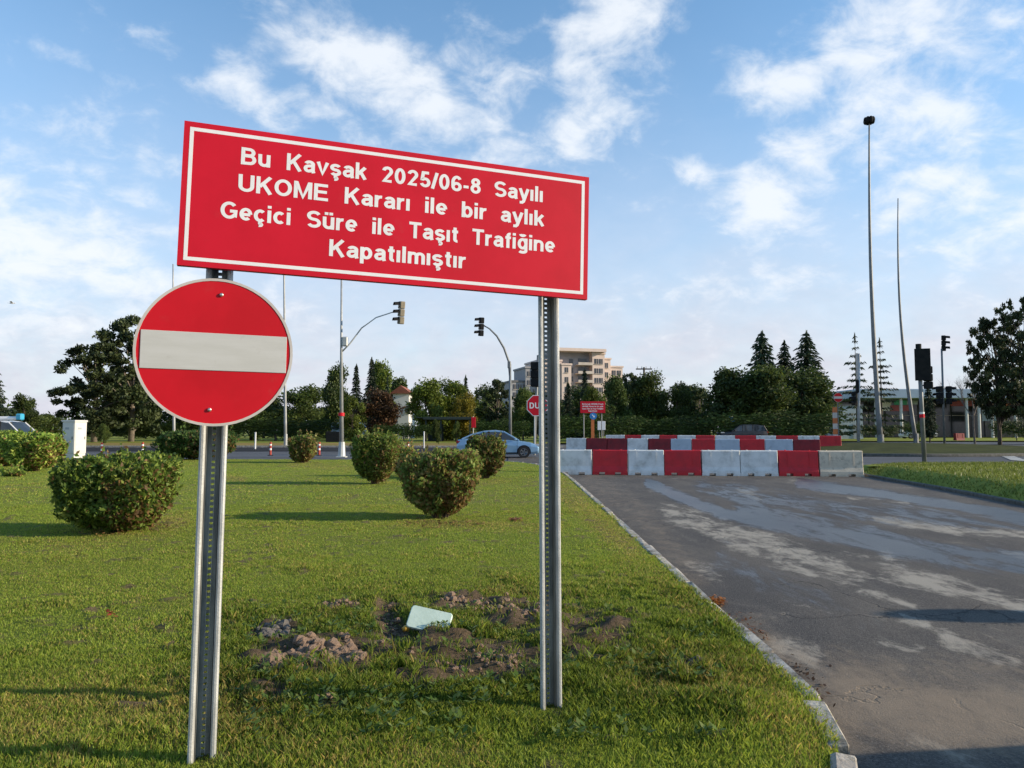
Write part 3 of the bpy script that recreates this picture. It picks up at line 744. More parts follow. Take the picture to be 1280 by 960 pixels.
def post_mesh(H):
    """perforated omega section post: rounded outward lips face the viewer, web set back with a column of holes"""
    mb = MB(); th = .0035
    cs_ = [(-.0545, .018), (-.057, .010), (-.0555, .002), (-.051, -.002), (-.044, -.002), (-.0395, .003), (-.037, .012), (-.034, .050), (-.030, .055), (-.0075, .055)]
    for s_ in (-1, 1):
        pts = [(x * -s_, y) for x, y in cs_]; out = []
        for i, p in enumerate(pts):
            a_ = Vector(pts[max(i - 1, 0)]); b_ = Vector(pts[min(i + 1, len(pts) - 1)]); d_ = (b_ - a_).normalized(); out.append((p[0] - d_.y * th * s_, p[1] + d_.x * th * s_))
        ring_ = pts + out[::-1]
        mb.loft([[(x, y, z) for x, y in ring_] for z in (0, H)], 0)
        mb.box((s_ * .0295, .033, H / 2), (.0015, .040, H), mi=1)  # channel walls and web faced in a darker steel tone
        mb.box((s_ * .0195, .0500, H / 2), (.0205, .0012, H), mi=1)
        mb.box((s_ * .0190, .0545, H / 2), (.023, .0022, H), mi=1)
    p = .026
    for k in range(int(H / p)): mb.box((0, .0545, k * p + p * .33), (.0155, .0020, p * .62), mi=1)
    return mb


sign = thing('closure_sign', 'large red sign with white Turkish notice of road closure on two steel posts', 'sign')
PL = G(251, 957); PR = G(690, 890)
D0 = 3.39; LB = at(222, 333, D0); RB = at(731, 373, 4.03)
SX = Vector((RB.x - LB.x, RB.y - LB.y, 0)); SW = SX.length; YAW = math.atan2(SX.y, SX.x)
SH = .682
for (P, tx, ty, lbl) in ((PL, 276, 300, 'left steel post, leaning slightly right and dark inside'), (PR, 686, 330, 'right steel post with bright left lip')):
    d0 = P.y + (.03 if P is PL else 0)
    top = at(tx, ty, d0 + .02); base = Vector((P.x, P.y, -.15)); v = top - base; H = v.length
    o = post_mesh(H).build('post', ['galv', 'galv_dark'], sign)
    # stand behind the panel: rotate about z by YAW, then lean
    q = v.normalized().to_track_quat('Z', 'Y'); zrot = Matrix.Rotation(YAW, 3, 'Z')
    lean = Vector((0, 0, 1)).rotation_difference(v.normalized()).to_matrix()
    o.matrix_local = Matrix.Translation(base) @ (lean @ zrot).to_4x4(); o['label'] = lbl
# the panel: a shallow tray with folded edges
roll = Vector((SX.x, SX.y, 0)).normalized(); tilt = R(1.1)
panel_m = Matrix.Translation(LB) @ Matrix.Rotation(YAW, 4, 'Z') @ Matrix.Rotation(math.atan2(RB.z - LB.z, SW) , 4, 'Y').inverted() @ Matrix.Rotation(R(.35), 4, 'Y')
off = -.035


def on_panel(o): o.parent = sign; o.matrix_local = panel_m; return o


mb = MB(); T = .028
mb.box((SW / 2, off + .0015, SH / 2), (SW, .003, SH))
for zc, mi in ((.001, 0), (SH - .001, 0)): mb.box((SW / 2, off + T / 2 + .003, zc), (SW, T, .003))
for xc in (.001, SW - .001): mb.box((xc, off + T / 2 + .003, SH / 2), (.003, T, SH - .004))
mb.box((SW / 2, off + .0045, SH / 2), (SW - .012, .003, SH - .012), mi=1)
on_panel(mb.build('panel', ['sign_red', 'sign_back']))
mb = MB(); e = .026; w = .017; yb = off - .0002
mb.box((SW / 2, yb, e + w / 2), (SW - 2 * e, .0008, w)); mb.box((SW / 2, yb, SH - e - w / 2), (SW - 2 * e, .0008, w))
mb.box((e + w / 2, yb, SH / 2), (w, .0008, SH - 2 * e - 2 * w)); mb.box((SW - e - w / 2, yb, SH / 2), (w, .0008, SH - 2 * e - 2 * w))
on_panel(mb.build('border', 'sign_white'))


SW_ = .172; HH = SW_ / 2; XH = .73


def arc(cx, cy, rx, ry, a0, a1, n=None):
    n = n or max(4, int(abs(a1 - a0) / 11)); return [(cx + rx * math.cos(R(a0 + (a1 - a0) * i / n)), cy + ry * math.sin(R(a0 + (a1 - a0) * i / n))) for i in range(n + 1)]


def s_shape(w, H):
    ry = (H - SW_) / 4; rx = w / 2 - HH; cx = w / 2; return [arc(cx, H - HH - ry, rx, ry, 25, 270) + arc(cx, HH + ry, rx, ry, 90, -155)[1:]]


def glyph(c):
    h = HH; X = XH
    ced = lambda x: [[(x, .02), (x, -.09)] + arc(x - .02, -.15, .08, .055, 70, -110)]
    n_ = [[(h, 0), (h, X)], arc(.28, X - h - .19, .185, .19, 180, 0) + [(.465, 0)]]
    u_ = [[(.465, 0), (.465, X)], [(h, X)] + arc(.28, h + .19, .185, .19, 180, 360)]
    c_ = [arc(.285, X / 2, .20, X / 2 - h, 48, 312)]; bar = [[(.02, X - .06), (.33, X - .06)]]
    D = {'n': (n_, .56), 'u': (u_, .56), 'c': (c_, .53), 'ç': (c_ + ced(.29), .53), 's': (s_shape(.53, X), .53), 'ş': (s_shape(.53, X) + ced(.27), .53), 'S': (s_shape(.66, 1), .66),
         'ü': (u_ + [[(.17, .84), (.17, 1)], [(.39, .84), (.39, 1)]], .56),
         'm': ([[(h, 0), (h, X)], arc(.255, X - h - .17, .16, .17, 180, 0) + [(.415, 0)], arc(.575, X - h - .17, .16, .17, 180, 0) + [(.735, 0)]], .83),
         'a': ([arc(.275, X - h - .14, .165, .14, 165, 0) + [(.44, .12), (.475, 0)], [(.44, .43), (.28, .405)] + arc(.235, .245, .145, .15, 90, 290) + [(.36, .14), (.44, .22)]], .54),
         'e': ([[(.14, X / 2 - .02), (.48, X / 2 - .02)]] + [arc(.285, X / 2, .195, X / 2 - h, 0, 312)[:]], .56),
         'k': ([[(h, 0), (h, 1)], [(.46, X), (.13, .30)], [(.25, .42), (.47, 0)]], .54), 'K': ([[(h, 0), (h, 1)], [(.60, 1), (.14, .40)], [(.30, .58), (.62, 0)]], .70),
         'B': ([[(h, 0), (h, 1)], [(h, 1 - h)] + arc(.37, .725, .17, .18, 90, -90) + [(h, .545)], [(h, .52)] + arc(.39, .3075, .20, .2125, 90, -90) + [(h, h)]], .68),
         'v': ([[(.06, X), (.275, .04), (.49, X)]], .55), 'y': ([[(.06, X), (.28, .06)], [(.50, X), (.26, -.10)] + [(.18, -.18), (.05, -.18)]], .56),
         '2': ([arc(.285, .70, .185, .205, 172, -30) + [(.13, h + .01), (.50, h + .01)]], .56), '0': ([arc(.28, .5, .185, .405, 0, 360)], .56),
         '5': ([[(.47, 1 - h), (.18, 1 - h), (.13, .50)] + arc(.28, .315, .19, .22, 125, -160)], .56),
         '6': ([arc(.29, .30, .185, .205, 0, 360), [(.10, .34)] + arc(.30, .55, .205, .355, 180, 38)], .56), '8': ([arc(.28, .735, .155, .17, 0, 360), arc(.28, .305, .185, .21, 0, 360)], .56),
         '/': ([[(.03, -.02), (.25, 1.0)]], .28), '-': ([[(.02, .36), (.29, .36)]], .31), 'ı': ([[(h, 0), (h, X)]], .19), 'i': ([[(h, 0), (h, X)], [(h, .84), (h, 1)]], .19), 'l': ([[(h, 0), (h, 1)]], .19),
         'U': ([[(h, 1)] + arc(.345, .34, .25, .245, 180, 360) + [(.595, 1)]], .69), 'O': ([arc(.39, .5, .295, .405, 0, 360)], .78),
         'M': ([[(h, 0), (h, 1)], [(.725, 0), (.725, 1)], [(h + .02, .96), (.41, .08), (.70, .96)]], .82), 'E': ([[(h, 0), (h, 1)], [(h, 1 - h), (.62, 1 - h)], [(h, .52), (.58, .52)], [(h, h), (.64, h)]], .66),
         'r': ([[(h, 0), (h, X)], arc(.31, X - h - .22, .215, .22, 180, 80)], .37), 'b': ([[(h, 0), (h, 1)], arc(.285, X / 2, .185, X / 2 - h, 0, 360)], .57), 'p': ([[(h, -.27), (h, X)], arc(.285, X / 2, .185, X / 2 - h, 0, 360)], .57),
         'g': ([[(.475, X), (.475, -.06)] + arc(.285, -.08, .19, .10, 0, -150), arc(.285, X / 2, .185, X / 2 - h, 0, 360)], .57), 'T': ([[(.0, 1 - h), (.62, 1 - h)], [(.31, 0), (.31, 1 - h)]], .62),
         't': ([[(.17, .93)] + arc(.28, .19, .11, .10, 180, 285)] + bar, .35), 'f': ([[(.17, 0)] + arc(.29, .80, .12, .105, 180, 80)] + bar, .35),
         'G': ([arc(.39, .5, .295, .405, 42, 322) + [(.665, .22), (.665, .46), (.42, .46)]], .76), 'D': ([[(h, 0), (h, 1)], [(h, 1 - h)] + arc(.33, .5, .25, .405, 90, -90) + [(h, h)]], .70),
         'R': ([[(h, 0), (h, 1)], [(h, 1 - h)] + arc(.38, .715, .19, .19, 90, -90) + [(h, .525)], [(.38, .5), (.60, 0)]], .70)}
    g = D.get('g'); D['ğ'] = (g[0] + [arc(.285, 1.0, .12, .11, 190, 350)], .57)
    return D[c]


def stroke_mesh(strokes, xf, y, mb):
    for si, pts in enumerate(strokes):
        n = len(pts); closed = n > 4 and (Vector(pts[0]) - Vector(pts[-1])).length < 1e-4; L_, R_ = [], []
        wd = SW_ * (.40 if False else .5)
        for i in range(n):
            p = Vector(pts[i]); a = Vector(pts[i - 1]) if i > 0 else (Vector(pts[-2]) if closed else None); b_ = Vector(pts[i + 1]) if i < n - 1 else (Vector(pts[1]) if closed else None)
            d1 = (p - a).normalized() if a is not None else (b_ - p).normalized(); d2 = (b_ - p).normalized() if b_ is not None else d1
            t_ = (d1 + d2); t_ = t_.normalized() if t_.length > .2 else d1; nrm = Vector((-t_.y, t_.x)); k = min(1 / max(abs(nrm.dot(Vector((-d1.y, d1.x)))), .1), 1.6)
            L_.append(p + nrm * wd * k); R_.append(p - nrm * wd * k)
        vs = [xf(q, y - .00012 * si) for q in L_] + [xf(q, y - .00012 * si) for q in R_]
        mb.add(vs, [(i, i + 1, n + i + 1, n + i) for i in range(n - 1)])


def text_line(s_, x0, x1, zbase, cap, y, gap=.075, space=.33):
    """returns one MB per character, laid out between x0 and x1"""
    cur = 0; lay = []
    for c in s_:
        if c == ' ': cur += space; continue
        st_, adv = glyph(c); lay.append((st_, cur)); cur += adv + gap
    tot = cur - gap; sx = (x1 - x0) / tot; out = []
    for st_, c0 in lay:
        mb = MB(); stroke_mesh(st_, lambda q, yy: (x0 + (q[0] + c0) * sx, yy, zbase + q[1] * cap), y, mb); out.append(mb)
    return out


def lettering(s_, x0, x1, zbase, cap, y, mat):
    mb = MB()
    for m_ in text_line(s_, x0, x1, zbase, cap, y): mb.add(m_.v, m_.f)
    return mb.mesh('lettering', mat)


def ufrac(px):
    s = (px - 640) / FPX; return (s * LB.y - LB.x) / (SX.x - s * SX.y)


for s, a, b_, fr in (('Bu  Kavşak  2025/06-8  Sayılı', 291, 674, .254), ('UKOME  Kararı  ile  bir  aylık', 289, 676, .447), ('Geçici  Süre  ile  Taşıt  Trafiğine', 268, 690, .649), ('Kapatılmıştır', 407, 579, .842)):
    for m_ in text_line(s, ufrac(a) * SW, ufrac(b_) * SW, SH * (1 - fr), SH * .122, off - .0006): on_panel(m_.build('letter', 'sign_white'))


def disc_sign(label, group='no entry signs', mats=('sign_red_dim', 'sign_bar', 'sign_rim')):
    """round no entry sign, face towards -Y, centre at origin, radius 1"""
    return None


def ring(mb, r0, r1, y0, y1, n=64, mi=0):
    vs = []
    for k in range(n):
        a = 2 * math.pi * k / n
        vs += [(r0 * math.cos(a), y0, r0 * math.sin(a)), (r1 * math.cos(a), y0, r1 * math.sin(a)), (r1 * math.cos(a), y1, r1 * math.sin(a)), (r0 * math.cos(a), y1, r0 * math.sin(a))]
    fs = []
    for k in range(n):
        j = (k + 1) % n
        for q in range(4): fs.append((4 * k + q, 4 * j + q, 4 * j + (q + 1) % 4, 4 * k + (q + 1) % 4))
    mb.add(vs, fs, mi)


def disc(mb, r_, y, n=64, mi=0):
    mb.add([(r_ * math.cos(2 * math.pi * k / n), y, r_ * math.sin(2 * math.pi * k / n)) for k in range(n)], [tuple(range(n))[::-1]], mi)


def no_entry(t_, r_, loc, rot_m, n=64):
    mb = MB(); disc(mb, r_, 0, n); disc(mb, r_ * .99, .004, n, 1); parts = [mb.build('disc', ['sign_red_dim', 'sign_back'])]
    mb = MB(); ring(mb, r_ * .965, r_ * 1.0, -.0025, .02, n); parts.append(mb.build('rim', 'sign_rim'))
    mb = MB(); mb.box((0, -.002, 0), (r_ * 1.83, .003, r_ * .505), bev=.001); parts.append(mb.build('white_bar', 'sign_bar'))
    if n > 40:
        for s_ in (1, -1):
            mb = MB(); mb.sphere((s_ * .016, -.004, s_ * r_ * .78), (.009, .006, .009), 10, 6); parts.append(mb.build('bolt', 'bolt', smooth=True))
    for o in parts: o.parent = t_; o.matrix_local = Matrix.Translation(loc) @ rot_m


ne = thing('no_entry_sign', 'big round red no entry sign with white bar on the left post', 'sign', group='no entry signs')
DC = at(269.5, 440, 3.25); rr_ = 90 / FPX * 3.25 * 1.035
no_entry(ne, rr_, DC, Matrix.Rotation(R(21.0), 4, 'Z') @ Matrix.Rotation(R(.6), 4, 'Y'))
for z in (.22, -.22):
    mb = MB(); mb.box((0, .03, z), (.16, .035, .03)); b2 = mb.build('bracket', 'galv_dark', ne); b2.matrix_local = Matrix.Translation(DC) @ Matrix.Rotation(R(21), 4, 'Z')

# ------------------------------------------------------------------ barriers


def barrier_mesh(Lb, mat):
    mb = MB(); H = .88; pf = [(-.25, .09), (-.245, .16), (-.20, .30), (-.155, H - .03), (-.13, H), (.13, H), (.155, H - .03), (.20, .30), (.245, .16), (.25, .09)]
    x0, x1 = -Lb / 2 + .016, Lb / 2 - .016
    rings = []
    for x, k in ((x0, .93), (x0 + .015, 1), (x1 - .015, 1), (x1, .93)):
        rings.append([(x, p[0] * k, p[1]) for p in pf])
    mb.loft(rings)
    for c, w_ in ((-Lb * .40, Lb * .2 - .02), (0, Lb * .28), (Lb * .40, Lb * .2 - .02)): mb.box((c, 0, .045), (w_, .52, .094))
    for c in (-Lb * .27, Lb * .27):      # raised vertical ribs
        mb.box((c, -.176, .60), (.02, .03, .44), rot=Matrix.Rotation(R(-4.5), 3, 'X'))
    for c in (-Lb * .3, Lb * .3): mb.tube([(c, 0, H - .01), (c, 0, H + .018)], .03, 8)
    return mb.mesh('block', mat)


def brow(edges, ytops, dpts, cols_, zoff, rowname, first):
    """edges: picture x of each joint; depth and height are interpolated along the row"""
    n = len(cols_); ords = ['leftmost', 'second', 'third', 'fourth', 'fifth', 'sixth', 'seventh', 'eighth', 'ninth', 'tenth', 'eleventh', 'twelfth', 'thirteenth']
    xs_ = []
    for i, e_ in enumerate(edges):
        d = dpts[0] + (dpts[1] - dpts[0]) * i / n; xs_.append(Vector(((e_ - 640) / FPX * d * 1.0, d, 0)))
    for i in range(n):
        a, b_ = xs_[i], xs_[i + 1]; mid = (a + b_) / 2; Lb = (b_ - a).length
        mat = {'w': 'bar_white', 'r': 'bar_red', 'd': 'bar_darkred', 'b': 'bar_white_shaded', 'g': 'bar_beige'}[cols_[i]]
        nm = {'w': 'dirty white', 'r': 'bright red', 'd': 'dark red', 'b': 'shade-tinted bluish white', 'g': 'sunlight-tinted beige-grey'}[cols_[i]]
        pos = 'leftmost' if i == 0 else ('rightmost' if i == n - 1 else ords[i] + ' from left')
        o = link('road_barrier', barrier_mesh(Lb, mat), None, (mid.x, mid.y, zoff + far_z(mid.y)), (random.uniform(-.02, .02), random.uniform(-.009, .009), math.atan2(b_.y - a.y, b_.x - a.x) + random.uniform(-.03, .03)))
        o.data.materials[0] = M[mat]
        tag(o, f'{nm} traffic barrier block, {pos} in the {rowname} row', 'barrier', f'barrier blocks of the {rowname} row')


brow([694, 740, 784, 829, 875, 923, 970, 1020, 1075], None, (27.0, 25.6), 'wrwrwwrg', ROAD + .0, 'front', 0)
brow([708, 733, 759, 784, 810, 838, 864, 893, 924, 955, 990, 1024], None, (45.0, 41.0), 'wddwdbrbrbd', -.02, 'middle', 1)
brow([757, 781, 801, 824, 846, 869, 893, 918, 944, 969, 996, 1023, 1050], None, (53.0, 49.5), 'wrwrwrwrwrwr', .02, 'back', 2)

# ------------------------------------------------------------------ shrubs


def shrub(label, px0, px1, ytop, ybase, shape='round', pal='green', n=9000, leaf=.032, dsc=1.0, group='clipped shrubs on the lawn'):
    c0 = G((px0 + px1) / 2, ybase); d = c0.y * dsc; k = d / FPX; rx = (px1 - px0) / 2 * k * .93; H = (ybase - ytop) * k * 1.0
    ry = rx * .9
    t_ = thing('shrub', label, 'shrub', (c0.x * (d + ry * .4) / d, d + ry * .4, far_z(d) - .01), group=group)
    lf = leaf * 1.22 * max(1, d / 18)
    n = int(n * 1.05)
    # direction samples -> superellipsoid shell with lumpy radius
    D = unit(n); p = {'round': 3.8, 'box': 5.5, 'cup': 4.2}[shape]
    nr = (np.abs(D[:, 0]) ** p + np.abs(D[:, 1]) ** p + np.abs(D[:, 2]) ** p) ** (-1 / p)
    S = D * nr[:, None]
    az = np.arctan2(S[:, 1], S[:, 0])
    lump = .70 + .46 * fbm(S[:, 0] * 2.6 + 9 + px0, S[:, 1] * 2.6 + S[:, 2] * 3.1 + 5, 3, int(px0) + 3)
    depth = 1.05 - RNG.exponential(.10, n); depth = np.clip(depth, .5, 1.08)
    P = S * (lump * depth)[:, None]
    zz_ = (P[:, 2] + 1) / 2
    tap = np.interp(zz_, [0, .25, .6, 1], {'round': [.60, .90, 1, .97], 'box': [.66, .92, 1, .97], 'cup': [.52, .80, 1.0, 1.03]}[shape])
    C = np.stack([P[:, 0] * rx * tap * .98, P[:, 1] * ry * tap * .98, .09 * H + zz_ * H * .93], 1)
    # stray shoots that escape the clipping
    ns = 26; sh = np.where(S[:, 2] > -.2)[0]; pick = RNG.choice(sh, ns); k_sh = 0
    for q in pick:
        cnt = 9; js = RNG.integers(0, n, cnt); dirv = S[q] * .5 + np.array([0, 0, .8]); dirv /= np.linalg.norm(dirv)
        for i_, j in enumerate(js): C[j] = C[q] + dirv * (.015 + i_ * .022) * max(1, d / 18) + RNG.normal(0, .010, 3)
    U = unit(n) * .75 + S * .3 + np.array([0, 0, .35]); U /= np.linalg.norm(U, axis=1, keepdims=True); W = np.cross(U, unit(n)); W /= np.linalg.norm(W, axis=1, keepdims=True) + 1e-6
    s_ = lf * RNG.uniform(.45, 1.5, n)[:, None]
    pl = {'green': [(.09, .14, .022), (.13, .18, .03), (.055, .09, .018), (.20, .23, .05)], 'brown': [(.08, .12, .025), (.12, .16, .035), (.16, .12, .045), (.07, .10, .022), (.22, .22, .07)],
          'deep': [(.025, .045, .012), (.035, .06, .015), (.05, .08, .02)], 'olive': [(.07, .11, .02), (.12, .15, .03), (.05, .075, .016), (.15, .15, .045)]}[pal]
    pl = np.array(pl) * 1.6; cn = fbm(C[:, 0] * 2.2 + 50, C[:, 2] * 2.2 + C[:, 1] + 50, 3, int(px1)); ci = np.clip((cn + RNG.normal(0, .22, n)) * len(pl), 0, len(pl) - 1e-3).astype(int)
    cc = pl[ci] * RNG.uniform(.7, 1.3, n)[:, None]
    # dry brown leaves toward the sun-scorched foot
    br = (RNG.uniform(0, 1, n) < np.clip(.55 * (1 - zz_) * (S[:, 0] > .1) + (.10 if pal == 'brown' else .03), 0, 1)); cc[br] = np.array([.22, .13, .055]) * RNG.uniform(.5, 1.2, br.sum())[:, None]
    V, F, cv = cards(C, U * s_, W * s_ * .5, cc)
    link('foliage', np_mesh('foliage', V, F, 'leaf', cv), t_)
    # woody inside: many twigs fanning up from the foot, plus an inner mass of leaves
    mb = MB(); nb = 26
    for k_ in range(nb):
        a = random.uniform(0, 6.28); r1 = random.uniform(.2, .8)
        e_ = Vector((math.cos(a) * rx * r1, math.sin(a) * ry * r1, H * random.uniform(.5, .88)))
        s0 = Vector((math.cos(a) * rx * .25 * r1, math.sin(a) * ry * .25 * r1, 0)); mb.tube([s0, s0.lerp(e_, .4) + Vector((0, 0, H * .06)), e_], [.016, .011, .005], 5)
    mb.build('stem', 'stem', t_)
    n2 = n // 2; D = unit(n2); C2 = D * (RNG.uniform(0, 1, n2) ** .4)[:, None] * np.array([rx * .78, ry * .78, H * .36]) + np.array([0, 0, H * .56])
    zf = C2[:, 2] / H; C2[:, :2] *= np.interp(zf, [0, .3, .6, 1], [.55, .8, 1, 1])[:, None]
    U = unit(n2); W = np.cross(U, unit(n2)); s_ = lf * 1.9
    V, F, cv = cards(C2, U * s_, W * s_ * .6, pl[RNG.integers(0, len(pl) - 1, n2)])
    link('inner_foliage', np_mesh('inner_foliage', V, F, 'leaf_dark', cv), t_)
    return t_


shrub('nearest green shrub on the left lawn with a scorched brown right side', 76, 214, 574, 668, 'box', 'green', 17000, .030)
shrub('brownish green shrub narrowing to its foot, nearest of the three between the posts', 497, 604, 567, 650, 'cup', 'brown', 13000, .030)
shrub('dense dark green shrub, left of the three between the posts', 437, 500, 544, 606, 'cup', 'olive', 9000, .032)
shrub('olive brown shrub in front of the silver-blue car', 580, 632, 547, 599, 'round', 'brown', 7000, .034)
shrub('small round brown shrub just right of the no entry sign post', 360, 395, 547, 579, 'round', 'brown', 4000, .036)
shrub('small low shrub tucked behind the three between the posts', 488, 520, 560, 596, 'round', 'brown', 3000, .036)
shrub('low wide green hedge shrub at the left edge', -45, 42, 541, 584, 'box', 'green', 8000, .034)
shrub('leafy green shrub at left edge beside the white cabinet', 8, 76, 543, 590, 'round', 'green', 8000, .034)
shrub('dark clipped box hedge behind the left sign post', 199, 292, 540, 575, 'box', 'deep', 8000, .034)
shrub('tiny low tuft of shrub at the foot of the left hedge', 5, 30, 588, 596, 'round', 'green', 700, .03)

# ------------------------------------------------------------------ trees


def crown_mesh(name, lobes, n, size, mat, flat=1.0, shell=.35, pal=((.05, .08, .018), (.075, .11, .024), (.035, .055, .015)), up=.0):
    w = np.array([l[3] ** 2 for l in lobes]); w = w / w.sum(); li = RNG.choice(len(lobes), n, p=w); Lb = np.array(lobes)
    r_ = RNG.uniform(0, 1, n) ** shell; r_ *= (.82 + .36 * RNG.uniform(0, 1, n) ** 2)
    D = unit(n); D[:, 2] *= flat
    C = Lb[li, :3] + D * (r_ * Lb[li, 3])[:, None]
    U = unit(n) + np.array([0, 0, up]) + D * .4; U /= np.linalg.norm(U, axis=1, keepdims=True); W = np.cross(U, unit(n))
    s_ = size * RNG.uniform(.5, 1.4, n)[:, None]; p = np.array(pal)
    tone = RNG.integers(0, len(p), len(lobes)); cc = p[np.where(RNG.uniform(0, 1, n) < .6, tone[li], RNG.integers(0, len(p), n))] * RNG.uniform(.7, 1.3, n)[:, None]
    V, F, cv = cards(C, U * s_, W * s_ * .6, cc); return np_mesh(name, V, F, mat, cv)


def trunk_mesh(name, lobes, H, r0, mat, n=6):
    mb = MB(); mb.tube([(0, 0, -.2), (.05, .03, H * .2), (-.05, .05, H * .5), (.04, 0, H * .85)], [r0 * 1.25, r0, r0 * .7, r0 * .2], 8)
    for l in random.sample(list(lobes), min(len(lobes), 60 if len(lobes) > 200 else 16)):
        z0 = min(l[2] * random.uniform(.4, .75), H * .8); e_ = Vector(l[:3]); s0 = Vector((0, 0, z0)); mb.tube([s0, s0.lerp(e_, .5) + Vector((0, 0, .15)), e_], [r0 * .38, r0 * .22, r0 * .06], 5)
    return mb.mesh(name, mat, True)


KIND = {}


def lobes_round(nl, H, Rr, z0, lr, seed):
    rnd = random.Random(seed); out = []
    for k in range(nl):
        a = rnd.uniform(0, 6.28); t_ = rnd.uniform(0, 1); rad = Rr * math.sin(math.pi * (.12 + .80 * t_)) ** .6 * rnd.uniform(.35, .95)
        out.append((math.cos(a) * rad, math.sin(a) * rad, z0 + (H - z0 - lr * .5) * t_, lr * rnd.uniform(.65, 1.25)))
    return out


# all kinds are 10 m tall; copies are scaled
for k in range(3):
    lb = lobes_round(34, 10, 3.5, .9, 1.45, 10 + k)
    KIND['broad%d' % k] = (crown_mesh('crown', lb, 13000, .21, 'leaf', shell=.45, pal=((.065, .095, .022), (.10, .13, .03), (.045, .065, .018))), trunk_mesh('trunk', lb, 9, .22, 'bark'), 3.9)
for k in range(2):
    lb = lobes_round(120, 10, 3.4, .9, .52, 30 + k)
    KIND['pine%d' % k] = (crown_mesh('crown', lb, 13000, .17, 'needle', flat=.8, shell=.45, pal=((.045, .06, .022), (.065, .08, .028), (.032, .045, .018)), up=.7), trunk_mesh('trunk', lb, 9.6, .20, 'bark_pale'), 3.7)


lb = lobes_round(150, 10, 4.0, 2.2, .46, 61)
KIND['pineopen'] = (crown_mesh('crown', lb, 13000, .15, 'needle', flat=.8, shell=.55, pal=((.045, .06, .022), (.065, .08, .028), (.032, .045, .018)), up=.7), trunk_mesh('trunk', lb * 3, 9.6, .20, 'bark'), 4.2)


def conifer(seed, dens, R0, droop, sparse=False):
    rnd = random.Random(seed); C = []; U = []; mb = MB(); mb.tube([(0, 0, -.2), (0, 0, 5), (.05, 0, 10)], [.16, .09, .015], 7)
    z = .8
    while z < 9.85:
        L_ = R0 * (1 - z / 10.2) ** .85 * (rnd.uniform(.25, 1.25) if sparse else rnd.uniform(.65, 1.15)) + .12; nb = rnd.randint(4, 6) if not sparse else rnd.randint(2, 4); a0 = rnd.uniform(0, 6.28)
        for b_ in range(nb):
            a = a0 + b_ * 6.283 / nb + rnd.uniform(-.3, .3); ll = L_ * rnd.uniform(.7, 1.15); d = Vector((math.cos(a), math.sin(a), -droop * .3)); e_ = Vector((0, 0, z)) + d * ll + Vector((0, 0, .18 * ll))
            mb.tube([(0, 0, z), Vector((0, 0, z)).lerp(e_, .5) + Vector((0, 0, .05)), e_], [.035, .022, .008], 4)
            m_ = max(4, int(ll * dens))
            for q in range(m_):
                f = (q + .5) / m_; p = Vector((0, 0, z)).lerp(e_, f); wdt = .30 * ll * (1 - f * .6) * .6
                sd_ = Vector((-d.y, d.x, 0)) * rnd.uniform(-1, 1) * wdt; C.append(p + sd_ + Vector((0, 0, rnd.uniform(-.10, .06)))); U.append(Vector((d.x * .6, d.y * .6, -droop * rnd.uniform(.2, 1))) + sd_ * 1.2)
        z += rnd.uniform(.16, .30) * (rnd.uniform(1.2, 3.6) if sparse else 1)
    for q in range(40):
        C.append(Vector((rnd.uniform(-.06, .06), rnd.uniform(-.06, .06), rnd.uniform(9.2, 10.1)))); U.append(Vector((rnd.uniform(-.4, .4), rnd.uniform(-.4, .4), 1)))
    C = np.array(C); U = np.array(U); U /= np.linalg.norm(U, axis=1, keepdims=True); n = len(C); W = np.cross(U, unit(n)); s_ = (.17 * RNG.uniform(.6, 1.4, n))[:, None]
    cc = np.array([(.022, .040, .022), (.032, .052, .026), (.045, .062, .028)])[RNG.integers(0, 3, n)]
    V, F, cv = cards(C, U * s_ * 1.25, W * s_ * .42, cc); return np_mesh('crown', V, F, 'needle', cv), mb.mesh('trunk', 'bark', True), R0


KIND['spruce0'] = conifer(1, 26, 2.0, .8); KIND['spruce1'] = conifer(2, 22, 3.1, .9); KIND['spruce2'] = conifer(3, 26, 1.3, .8); KIND['sparse'] = conifer(5, 16, 3.9, .7, True)


def bare(seed):
    rnd = random.Random(seed); mb = MB()
    def br(p, d, l, r_, lv):
        e_ = p + d * l; mid = p.lerp(e_, .5) + Vector((rnd.uniform(-.08, .08), rnd.uniform(-.08, .08), 0)) * l; mb.tube([p, mid, e_], [r_, r_ * .8, r_ * .55], 5, cap=False)
        if lv == 0: return
        for _ in range(rnd.randint(3, 4)):
            nd = (d + Vector((rnd.uniform(-.8, .8), rnd.uniform(-.8, .8), rnd.uniform(-.1, .5)))).normalized(); br(p.lerp(e_, rnd.uniform(.5, 1)), nd, l * rnd.uniform(.5, .75), r_ * .5, lv - 1)
    br(Vector((0, 0, -.2)), Vector((0, 0, 1)), 3.6, .14, 5); return mb.mesh('branches', 'bark_pale')


KIND['bare'] = (None, bare(4), 3)
lbh = [(x * .9 - 4.5, random.uniform(-.5, .5), random.uniform(3.5, 7.5), 2.2) for x in range(11)]
KIND['hedge'] = (crown_mesh('crown', [(l[0], l[1], l[2], 2.5) for l in lbh], 6000, .25, 'leaf_dark', shell=.5), trunk_mesh('trunk', lbh, 5, .12, 'bark'), 5.5)


